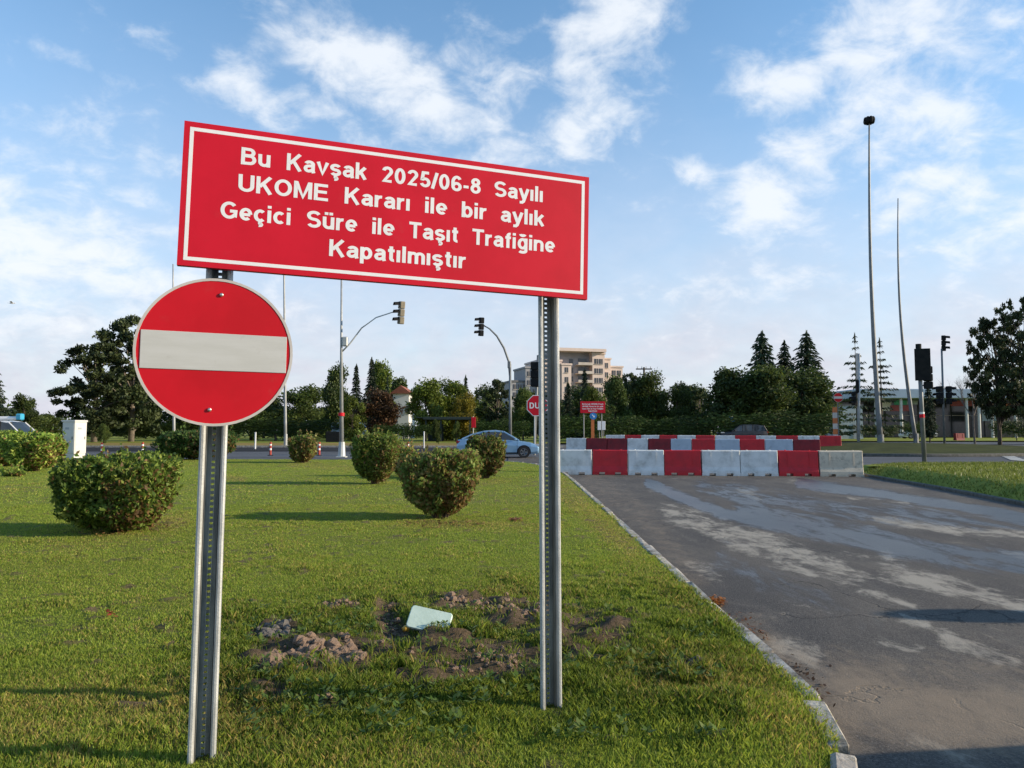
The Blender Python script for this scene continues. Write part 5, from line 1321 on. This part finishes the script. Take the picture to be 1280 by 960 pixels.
def vehicle(name, label, cat, loc, yaw, paint, kind='sedan', extra=None, group='vehicles'):
    """front towards +X, origin on the ground below the middle"""
    t_ = thing(name, label, cat, loc, yaw, group)
    P = dict(sedan=dict(L=4.45, W=.88, belt=[(-2.22, .40, .62, .78), (-2.15, .26, .66, .98), (-1.75, .20, .70, 1.03), (-.9, .18, .70, 1.0), (.5, .18, .68, .96), (1.05, .18, .66, .92), (1.75, .20, .62, .82), (2.12, .24, .56, .68), (2.22, .36, .50, .58)],
                        roof=[(-1.95, 1.02, .74), (-1.35, 1.28, .64), (-.75, 1.42, .60), (-.15, 1.46, .59), (.30, 1.40, .60), (1.12, .93, .76)], wheels=(-1.36, 1.38), wr=.32, rf=(1, 4), pill=(-.80, .15)),
             suv=dict(L=4.5, W=.92, belt=[(-2.25, .5, .7, .95), (-2.2, .3, .75, 1.10), (-1.8, .25, .8, 1.13), (.6, .25, .78, 1.08), (1.1, .25, .76, 1.02), (2.0, .28, .7, .95), (2.2, .35, .6, .8)],
                      roof=[(-2.18, 1.12, .80), (-1.9, 1.60, .70), (-1.2, 1.68, .68), (-.1, 1.68, .68), (.35, 1.60, .68), (1.15, 1.06, .80)], wheels=(-1.4, 1.4), wr=.36, rf=(1, 4), pill=(-.85, .1)),
             van=dict(L=4.9, W=.95, belt=[(-2.45, .5, .8, 1.15), (-2.4, .3, .85, 1.25), (-1.5, .28, .85, 1.25), (1.0, .28, .85, 1.18), (1.6, .28, .8, 1.08), (2.3, .3, .72, .95), (2.44, .4, .6, .8)],
                      roof=[(-2.42, 1.24, .86), (-2.3, 1.92, .78), (-1.2, 1.98, .76), (.4, 1.98, .76), (.85, 1.9, .76), (1.75, 1.1, .84)], wheels=(-1.5, 1.55), wr=.34, rf=(1, 4), pill=(-.9, .35)))[kind]
    W = P['W']; rings = []
    n_ = len(P['belt'])
    for i, (x, zb, zm, zt) in enumerate(P['belt']):
        w = W * (.86 if i in (0, n_ - 1) else (.95 if i in (1, n_ - 2) else 1.0))
        rings.append([(x, -w * .93, zb), (x, -w, zb + .12), (x, -w, zm), (x, -w * .96, zt - .05), (x, -w * .88, zt), (x, w * .88, zt), (x, w * .96, zt - .05), (x, w, zm), (x, w, zb + .12), (x, w * .93, zb)])
    mb = MB(); mb.loft(rings)
    for sd_ in (-1, 1):
        for x in (-.82, .18, 1.02):
            mb.box((x, sd_ * (W + .001), .62), (.012, .006, .62), mi=1)
        mb.box((.1, sd_ * (W - .005), .27), (2.0, .02, .07), mi=1)
    mb.build('body', [paint, 'black'], t_, smooth=False)
    rf = P['roof']
    mb = MB(); mb.loft([[(x, -w, z - .0), (x, -w * .4, z + .02), (x, w * .4, z + .02), (x, w, z), (x, w * 1.12 if 0 < i < len(rf) - 1 else w, P_b), (x, -w * 1.12 if 0 < i < len(rf) - 1 else -w, P_b)] for i, (x, z, w) in enumerate(rf) for P_b in [np.interp(x, [q_[0] for q_ in P['belt']], [q_[3] for q_ in P['belt']]) - .03]])
    mb.build('windows', 'glass', t_)
    a, b_ = P['rf']; mb = MB()
    rr2 = [[(x, -w - .015, z - .05), (x, -w - .01, z + .012), (x, -w * .4, z + .036), (x, w * .4, z + .036), (x, w + .01, z + .012), (x, w + .015, z - .05)] for x, z, w in rf[a:b_ + 1]]
    mb.loft(rr2, closed=False, cap=False); mb.build('roof', paint, t_, smooth=True)
    for sd_ in (-1, 1):
        for (i0, i1) in ((0, 1), (5, 4)):
            p = Vector((rf[i0][0], sd_ * (rf[i0][2] + .01), rf[i0][1] - .01)); q_ = Vector((rf[i1][0], sd_ * (rf[i1][2] + .01), rf[i1][1])); mb = MB(); mb.tube([p, q_], .04, 6); mb.build('pillar', paint, t_)
        for x in P['pill']:
            z1 = np.interp(x, [r_[0] for r_ in rf], [r_[1] for r_ in rf]); w1 = np.interp(x, [r_[0] for r_ in rf], [r_[2] for r_ in rf]); zb = np.interp(x, [q_[0] for q_ in P['belt']], [q_[3] for q_ in P['belt']])
            mb = MB(); mb.tube([(x, sd_ * w1 * 1.13, zb - .02), (x, sd_ * (w1 + .01), z1)], .03, 5); mb.build('pillar', 'black', t_)
        mb = MB(); mb.box((.92, sd_ * (W + .06), 1.0 if kind == 'sedan' else 1.15), (.12, .2, .13), bev=.03); mb.build('side_mirror', paint, t_)
        for x in (-.55, .42): mb = MB(); mb.box((x - .1, sd_ * (W + .012), .84), (.18, .02, .03), bev=.006); mb.build('door_handle', paint, t_)
        fr = P['belt'][-1][0]; re_ = P['belt'][0][0]
        mb = MB(); mb.box((fr - .16, sd_ * W * .78, P['belt'][-2][3] - .02), (.34, .22, .12), bev=.03); mb.build('headlight', 'chrome', t_)
        mb = MB(); mb.box((re_ + .10, sd_ * W * .82, P['belt'][1][3] - .13), (.26, .20, .16), bev=.03); mb.build('tail_light', 'tail', t_)
        for x in P['wheels']:
            wh = thing('wheel', None, None, (x, sd_ * (W - .10), P['wr'])); wh.parent = t_
            mb = MB(); ring(mb, P['wr'] * .62, P['wr'], -.11, .11, 24); mb.build('tyre', 'tyre', wh)
            mb = MB(); disc(mb, P['wr'] * .62, 0, 24, 1)
            for k in range(5):
                a = k * 1.2566; mb.box((P['wr'] * .34 * math.cos(a), sd_ * .08, P['wr'] * .34 * math.sin(a)), (P['wr'] * .52, .03, .07), rot=Matrix.Rotation(-a, 3, 'Y'))
            ring(mb, P['wr'] * .55, P['wr'] * .64, -.105, .105, 24); mb.build('rim', ['rim', 'black'], wh)
            # dark wheel arch round the tyre
            mb = MB(); nn_ = 14; r0, r1 = 0.0, P['wr'] + .055
            vs = [(x, sd_ * (W + .003), P['wr'])] + [(x + r1 * math.cos(R(-12) + (math.pi + R(24)) * q_ / nn_), sd_ * (W + .003), P['wr'] + r1 * math.sin(R(-12) + (math.pi + R(24)) * q_ / nn_)) for q_ in range(nn_ + 1)]
            mb.add(vs, [(0, k, k + 1) for k in range(1, nn_ + 1)]); mb.build('wheel_arch', 'black', t_)
    for x in (P['belt'][-1][0] + .004, P['belt'][0][0] - .004): mb = MB(); mb.box((x, 0, .48), (.012, .5, .11)); mb.build('number_plate', 'plate', t_)
    # wheels stand proud of the arch
    for ch in t_.children:
        if ch.name.startswith('wheel') and not ch.data: ch.location.y *= (W + .02 - .10) / (W - .10)
    return t_


zc = far_z(40) - .09
vehicle('car', 'silver-blue saloon car driving right behind the right steel post', 'car', (at(623, 560, 40.5).x, 40.5, far_z(40.5) - .10), 0, 'p_blue')
vehicle('car', 'dark blue estate car behind the right half of the barriers', 'car', (at(927, 545, 71).x, 71, far_z(71) + .0), math.pi, 'p_dark', 'suv')
vehicle('car', 'low white car behind the right-hand signal posts', 'car', (at(1147, 540, 100).x, 100, .40), math.pi, 'p_white')
vehicle('car', 'pale blue parked car beside the white lorry cab at left', 'car', (at(463, 540, 86).x, 86, .4), .4, 'p_blue')
vn = vehicle('van', 'white van at the left edge half hidden by the hedge', 'van', (at(3, 560, 46).x, 46, far_z(46) - .10), 0, 'p_white', 'van')
mb = MB(); mb.tube([(-2.0, -.3, 2.16), (1.05, -.3, 2.16)], .11, 10); mb.build('roof_tube', 'sign_white', vn); mb = MB(); mb.box((1.22, -.3, 2.24), (.36, .36, .40), bev=.06); mb.build('beacon', 'cyan', vn)
vehicle('van', 'white van seen beyond the left signal mast', 'van', (at(442, 540, 82).x, 82, .38), .25, 'p_white', 'van')
# unseen car added off frame to cast the shadow at the kerb
vehicle('car', 'unseen dark car added outside the frame on the right to cast a shadow', 'car', (6.75, 1.34, ROAD), R(-90), 'p_dark', 'suv')
b0 = Vector((11.35, 5.8, 0)); o_ = thing('no_entry_sign', 'no entry sign outside the frame on the right, seen only by its shadow', 'sign', b0, R(35), 'no entry signs')
no_entry(o_, .29, Vector((0, 0, 2.45)), Matrix.Rotation(R(15), 4, 'Z'), 32); mb = MB(); mb.tube([(0, .04, -.1), (0, .04, 2.7)], .03, 8); mb.build('post', 'galv', o_)
mb = MB(); mb.box((420 / FPX * 0 + at(417, 548, 70).x, 70, .35 + .5), (1.3, .8, 1.1), bev=.05); o_ = mb.build('waste_bin', 'black'); tag(o_, 'dark rubbish bin left of the left signal mast', 'bin')

# ------------------------------------------------------------------ buildings


def apartments():
    d = 215; k = d / FPX; x = lambda px: (px - 708) * k; z = lambda py: at(640, py, d).z
    o = thing('apartment_block', 'cream stepped apartment block rising behind the right steel post', 'building', ((708 - 640) * k, d, 0), R(16)); o.scale = (1.04, 1, 1)
    def blk(x0, x1, yt, y0, dep, mat, roof='cream', ov=.5):
        mb = MB(); mb.box(((x(x0) + x(x1)) / 2, y0 + dep / 2, z(yt) / 2), (x(x1) - x(x0), dep, z(yt))); mb.build('wall', mat, o)
        mb = MB(); mb.box(((x(x0) + x(x1)) / 2, y0 + dep / 2, z(yt) + .25), (x(x1) - x(x0) + ov, dep + ov, .5)); mb.build('roof', roof, o)
    blk(642, 660, 478, 2, 12, 'cream_shaded', 'roof_grey'); blk(658, 676, 461, 1, 12, 'cream_shaded', 'cream_shaded')
    blk(674, 702, 452, 0, 14, 'cream'); blk(700, 712, 457, -1.6, 12, 'cream'); blk(694, 741.5, 439.5, 1.8, 14, 'cream_shaded', 'cream', .2); blk(741, 757, 442, -.6, 14, 'cream'); blk(757, 768, 447.5, 1.2, 12, 'cream'); blk(768, 786, 457, 2.2, 12, 'cream')
    mb = MB(); mb.box(((x(694) + x(757)) / 2, 1.0, z(438) + .1), (x(757) - x(694), 6.0, .9)); mb.build('parapet', 'cream', o)
    pane = None
    def win(px, py, w, h, y0):
        f = MB(); X, Z = x(px), z(py); f.box((X, y0 - .02, Z), (w, .12, h), mi=0); f.box((X, y0 - .09, Z - h / 2 - .08), (w + .25, .3, .12), mi=1)
        q = f.build('window', ['window', 'slab'], o); m2 = MB(); m2.box((X, y0 - .1, Z), (.07, .04, h)); m2.build('frame', 'slab', q)
    for py in (451, 463, 475, 487, 499): win(746, py, 1.1, 1.5, -.6); win(752, py, 1.1, 1.5, -.6)
    for py in (463, 475, 487, 499): win(706, py, 1.0, 1.5, -1.6)
    for py in (455, 467, 479, 491): win(762, py, 1.2, 1.5, 1.2)
    for py in (464, 475, 486): win(774, py, 1.2, 1.5, 2.2); win(781, py, 1.2, 1.5, 2.2)
    for py in (459, 471, 483): win(688, py, 1.8, 1.6, 0)
    for py in (468, 479, 490):
        for px in (662, 669): win(px, py, .9, 1.4, 1)
    for py in (484, 494):
        for px in range(646, 659, 6): win(px, py, 1.0, 1.4, 2)
    for py in (446, 457, 468, 479, 490):    # deep balconies between the two bays
        mb = MB(); mb.box((x(731.5), .35, z(py + 9.6)), (x(741) - x(722), 2.9, .25)); mb.box((x(731.5), -1.05, z(py + 8.3)), (x(741) - x(722), .12, .75)); mb.build('balcony', 'slab', o)
        mb = MB(); mb.box((x(731.5), 1.76, z(py + 5)), (2.6, .1, 1.9)); mb.build('window', 'window', o)
        mb = MB(); mb.box((x(717), 1.76, z(py + 5)), (1.2, .1, 1.5)); mb.build('window', 'window', o)
    for px in (697, 712, 730): mb = MB(); mb.box((x(px), 3, z(436.5)), (1.6, 1.6, 1.2)); mb.build('chimney', 'cream_shaded', o)


apartments()
# white house with red roof
d = 100; k = d / FPX; b0 = Vector(((501 - 640) * k, d, .35)); o_ = thing('white_house', 'narrow white house with red roof between purple tree and green trees', 'house', b0)
w_ = 20 * k; H = at(640, 492, d).z - .35
mb = MB(); mb.box((0, 3, H / 2), (w_, 6, H)); mb.build('wall', 'render_white', o_)
mb = MB(); mb.prism([(-w_ / 2 - .4, H), (w_ / 2 + .4, H), (0, H + 1.1)], -.4, 6.4); mb.build('roof', 'roof_red', o_)
for z_ in (1.3, 4.0):
    for x_ in (-.8, .95): mb = MB(); mb.box((x_, -.02, z_), (.6, .1, .9)); q_ = mb.build('window', 'window', o_); m2 = MB(); m2.box((x_, -.1, z_ - .5), (.8, .2, .08)); m2.build('sill', 'slab', q_)
# dark shelter
d = 74; k = d / FPX; b0 = Vector(((560 - 640) * k, d, .35)); o_ = thing('shelter', 'long dark open shelter with flat canopy under the green trees', 'shelter', b0)
mb = MB(); mb.box((0, 1.4, 2.35), (4.9, 3.4, .28), bev=.03); mb.box((-2.6, 1.4, 2.42), (1.2, 2.6, .1), rot=Matrix.Rotation(R(5), 3, 'Y')); mb.build('canopy', 'dark_shed', o_)
for x_ in (-2.2, -.7, .8, 2.2): mb = MB(); mb.box((x_, 0, 1.1), (.14, .14, 2.2)); mb.build('pillar', 'dark_shed', o_)
mb = MB(); mb.box((1.7, 2.9, 1.1), (1.9, .1, 2.2)); mb.box((-1.5, 2.9, .9), (1.6, .1, 1.8)); mb.build('back_wall', 'dark_shed', o_)
# long low building on the right
d = 112; k = d / FPX; X = lambda px: (px - 640) * k; z = lambda py: at(640, py, d).z
o_ = thing('long_glass_building', 'long low building with pale blue metal fascia and dark glass front', 'building', (0, d, 0))
x0, x1 = X(1064), X(1420); zt, zf, zb = z(487), z(498.5), .2
mb = MB(); mb.box(((x0 + x1) / 2, 8, (zt + zf) / 2), (x1 - x0, 20, zt - zf), bev=.08); mb.build('fascia', 'fascia', o_)
mb = MB(); mb.box(((x0 + x1) / 2, 12, zf / 2), (x1 - x0 - 1, 10, zf - .02)); mb.build('back_wall', 'roof_grey', o_)
xx = x0 + .6
while xx < x1 - 2:
    mb = MB(); mb.box((xx + 1.3, 6.9, zf / 2), (2.4, .1, zf - .5)); q_ = mb.build('window', 'window', o_); m2 = MB(); m2.box((xx + 1.3, 6.8, zf * .62), (2.4, .08, .08)); m2.build('frame', 'slab', q_); xx += 2.65
for px in (1090, 1121, 1202, 1217, 1233, 1262, 1290, 1320): mb = MB(); mb.tube([(X(px), -1.2, .2), (X(px), -1.2, zf + .01)], .22, 10); mb.build('column', 'pole_pale', o_)
for px0_, px1_, ya, yb_, mt, yy in ((1126, 1142, 499.6, 505.5, 'shop_green', 1.9), (1142, 1156, 500, 505, 'wall_blue', 2.0), (1122, 1150, 506, 513.5, 'shop_pink', 2.1), (1112, 1124, 502, 513, 'render_white', 2.3), (1200, 1238, 500, 507, 'shop_pink', 2.4), (1240, 1262, 512, 526, 'wall_blue', 2.5), (1264, 1286, 503, 512, 'orange', 2.6)):
    mb = MB(); mb.box(((X(px0_) + X(px1_)) / 2, yy, (z(ya) + z(yb_)) / 2), (X(px1_) - X(px0_), .15, z(ya) - z(yb_)), bev=.02); mb.build('wall_panel', mt, o_)
d = 96; k = d / FPX; b0 = Vector(((1064 - 640) * k, d, .35)); o_ = thing('white_kiosk', 'pale blue-white box building between striped post and tall lamp mast', 'building', b0)
H = at(640, 507, d).z - .35; mb = MB(); mb.box((0, 2, H / 2), (2.9, 4, H)); mb.build('wall', 'wall_blue', o_); mb = MB(); mb.box((0, 2, H + .08), (3.1, 4.2, .16)); mb.build('roof', 'roof_grey', o_)
mb = MB(); mb.box((.6, -.02, 1.0), (.9, .06, 2.0)); mb.build('door', 'cab_grey', o_)

# ------------------------------------------------------------------ things on the lawn


def lump(seed, s):
    rnd = random.Random(seed); mb = MB(); mb.sphere((0, 0, 0), 1, 7, 5)
    mb.v = [(v[0] * s * rnd.uniform(.7, 1.25), v[1] * s * rnd.uniform(.7, 1.25), v[2] * s * .72 * rnd.uniform(.7, 1.25)) for v in mb.v]; return mb


clods = [lump(k, 1).mesh('clod', 'soil') for k in range(6)]; stones = [lump(k + 20, 1).mesh('clod', 'stone') for k in range(4)]


def heap(label, pts, ht, n, smin, smax, meshes, cat='soil heap', name='soil_heap'):
    c0 = G(*pts[0]); t_ = thing(name, label, cat, (c0.x, c0.y, 0), group='dug soil on the lawn')
    for k in range(n):
        a = random.randrange(len(pts) - 1) if len(pts) > 2 else 0; f = random.random(); px = pts[a][0] + (pts[a + 1][0] - pts[a][0]) * f + random.gauss(0, ht * .5); py = pts[a][1] + (pts[a + 1][1] - pts[a][1]) * f + random.gauss(0, ht * .45)
        g = G(px, py); z = float(lawn_z(np.array([g.x]), np.array([g.y]))[0]); s = random.uniform(smin, smax) * (1 if random.random() < .8 else 1.5)
        o = link('clod', random.choice(meshes), t_, (g.x - c0.x, g.y - c0.y, z + s * .15), (random.uniform(-.4, .4), random.uniform(-.4, .4), random.uniform(0, 6.28)), (s, s, s))
    return t_


heap('largest pinkish brown heap of dry soil clods left of the green lid', [(338, 836), (385, 822), (452, 824)], 15, 260, .011, .040, clods)
heap('small heap of grey stones at the left end of the dug patch', [(322, 795), (356, 792)], 8, 70, .010, .032, stones, 'stone heap', 'stone_heap')
heap('thin scatter of soil clods beyond the largest heap', [(405, 763), (442, 759)], 5, 50, .006, .020, clods)
heap('dark soil thrown up round the hole beside the green lid', [(482, 766), (505, 798)], 12, 60, .006, .020, clods)
heap('ragged row of soil clods behind the green lid', [(550, 753), (620, 762), (670, 772)], 9, 120, .008, .030, clods)
heap('scattered clods right of the dug patch near the right post', [(590, 822), (640, 828)], 11, 60, .006, .020, clods)
heap('loose clods in the grass between lid and kerb', [(855, 833), (872, 835)], 5, 8, .015, .030, stones)
heap('few loose clods in front of the largest soil heap', [(385, 884), (420, 882)], 5, 8, .012, .024, clods)
heap('crumbs of dark soil strewn across the lower middle of the dug patch', [(470, 815), (540, 838), (600, 850), (660, 835)], 12, 130, .005, .017, clods)
# the lid
lid = thing('plastic_lid', 'pale green plastic lid lying tilted on the dug soil', 'lid', at(537, 778, 5.62)); lid.location.z = .085
rp = []
for cx_, cy_, a0_ in ((.135, .064, 0), (-.135, .064, 90), (-.135, -.064, 180), (.135, -.064, 270)):
    rp += arc(cx_, cy_, .024, .024, a0_, a0_ + 90, 4)
zr = Matrix.Rotation(R(-9), 3, 'Z'); rings_ = []
for zz_, k_ in ((-.016, .95), (-.014, 1.0), (.006, 1.0), (.011, .965)): rings_.append([tuple(zr @ Vector((p_[0] * k_, p_[1] * k_, zz_))) for p_ in rp])
mb = MB(); mb.loft(rings_); mb.build('cover', 'lid', lid, rot=(R(50), R(4), R(0)))
mb = MB(); mb.box((0, 0, -.030), (.27, .135, .03), rot=None, bev=.006); mb.build('underside_rim', 'galv_dark', lid, rot=(R(50), R(4), R(0)))
g = G(507, 791); mb = lump(55, .032); o_ = mb.build('yellow_scrap', 'yellow', None, (g.x, g.y, .03), (0, 0, .5), smooth=True); tag(o_, 'small yellow scrap at the lower left corner of the green lid', 'litter')
# leaves


def leaves(label, pts, spx, spy, n, size, col, z=None):
    C = []; 
    for k in range(n):
        f = random.random(); a = random.randrange(len(pts) - 1) if len(pts) > 1 else 0
        p0 = pts[a]; p1 = pts[min(a + 1, len(pts) - 1)]; g = G(p0[0] + (p1[0] - p0[0]) * f + random.gauss(0, spx), p0[1] + (p1[1] - p0[1]) * f + random.gauss(0, spy), z if z is not None else 0); C.append((g.x, g.y, g.z + random.uniform(.004, .03)))
    C = np.array(C); U = unit(n); U[:, 2] *= .35; U /= np.linalg.norm(U, axis=1, keepdims=True); W = np.cross(U, np.array([0, 0, 1.]) + unit(n) * .4)
    s_ = (size * RNG.uniform(.6, 1.3, n))[:, None]; cc = np.array(col)[None] * RNG.uniform(.5, 1.3, n)[:, None]
    V, F, cv = cards(C, U * s_, W * s_ * .6, cc); o = link('fallen_leaves', np_mesh('fallen_leaves', V, F, 'grass', cv)); tag(o, label, 'leaves', kind='stuff')


leaves('small pile of orange dead leaves on the road against the kerb', [(893, 752), (902, 755)], 4, 1.8, 200, .022, (.42, .16, .04), ROAD)
leaves('reddish dead leaves strewn along the kerb', [(915, 765), (960, 800)], 6, 3, 60, .018, (.22, .10, .05), ROAD)
leaves('dark leaf litter on the road by the near kerb', [(985, 832), (1030, 880)], 10, 7, 110, .018, (.10, .06, .035), ROAD)
leaves('little clump of brown leaves on the lawn right of the shrubs', [(640, 649), (652, 650)], 3, 1.2, 60, .035, (.40, .17, .07), .02)
leaves('few red leaves on the lawn left of the left post', [(136, 768), (142, 770)], 3, 1.5, 22, .02, (.35, .07, .03), .02)
leaves('brown leaves scattered under the nearest shrubs', [(120, 668), (215, 655)], 12, 3, 160, .03, (.26, .16, .06), .02)
leaves('dry leaves scattered under the brownish shrub', [(520, 655), (600, 655)], 12, 2, 130, .03, (.28, .18, .07), .02)
# weeds in the dug patch
n = 900; PXw = RNG.uniform(300, 900, n); PYw = RNG.uniform(760, 940, n); C = []
for a, b_ in zip(PXw, PYw):
    g = G(a, b_)
    if g.x < float(kx(g.y)) - .06: C.append((g.x, g.y))
C = np.array(C); zw = lawn_z(C[:, 0], C[:, 1]); P_, U__, W__, cc = [], [], [], []
for (x_, y_), z_ in zip(C, zw):
    if fbm(np.array([x_ * 2.2]), np.array([y_ * 2.2]), 3, 91)[0] < .5: continue
    for k in range(random.randint(3, 6)):
        a = random.uniform(0, 6.28); l = random.uniform(.012, .028); u_ = Vector((math.cos(a), math.sin(a), random.uniform(.2, .9))).normalized(); w_ = u_.cross(Vector((0, 0, 1))).normalized()
        P_.append((x_ + u_.x * l, y_ + u_.y * l, z_ + .03 + u_.z * l + random.uniform(0, .03))); U__.append(u_ * l); W__.append(w_ * l * .5); cc.append(random.choice([(.10, .17, .03), (.14, .21, .04), (.20, .25, .07), (.08, .13, .025)]))
V, F, cv = cards(np.array(P_), np.array(U__), np.array(W__), np.array(cc)); o = link('weeds', np_mesh('weeds', V, F, 'grass', cv)); tag(o, 'low broad leaved weeds growing through the dug patch', 'weeds', kind='stuff')
# bird
b0 = at(15, 379, 60); o_ = thing('bird', 'tiny white bird in flight at the left edge of the sky', 'bird', b0, .3)
mb = MB(); mb.sphere((0, 0, 0), (.20, .06, .055), 10, 6); mb.sphere((.21, 0, .03), (.05, .04, .04), 8, 5); mb.add([(-.18, -.03, 0), (-.18, .03, 0), (-.34, .06, .0), (-.34, -.06, .0)], [(0, 1, 2, 3)]); mb.build('body', 'bird', o_, smooth=True)
for s_ in (-1, 1): mb = MB(); mb.add([(.08, s_ * .04, .02), (-.08, s_ * .04, .02), (-.10, s_ * .28, .12), (.05, s_ * .28, .13), (-.12, s_ * .5, .04)], [(0, 1, 2, 3), (3, 2, 4)]); mb.build('wing', 'bird', o_)
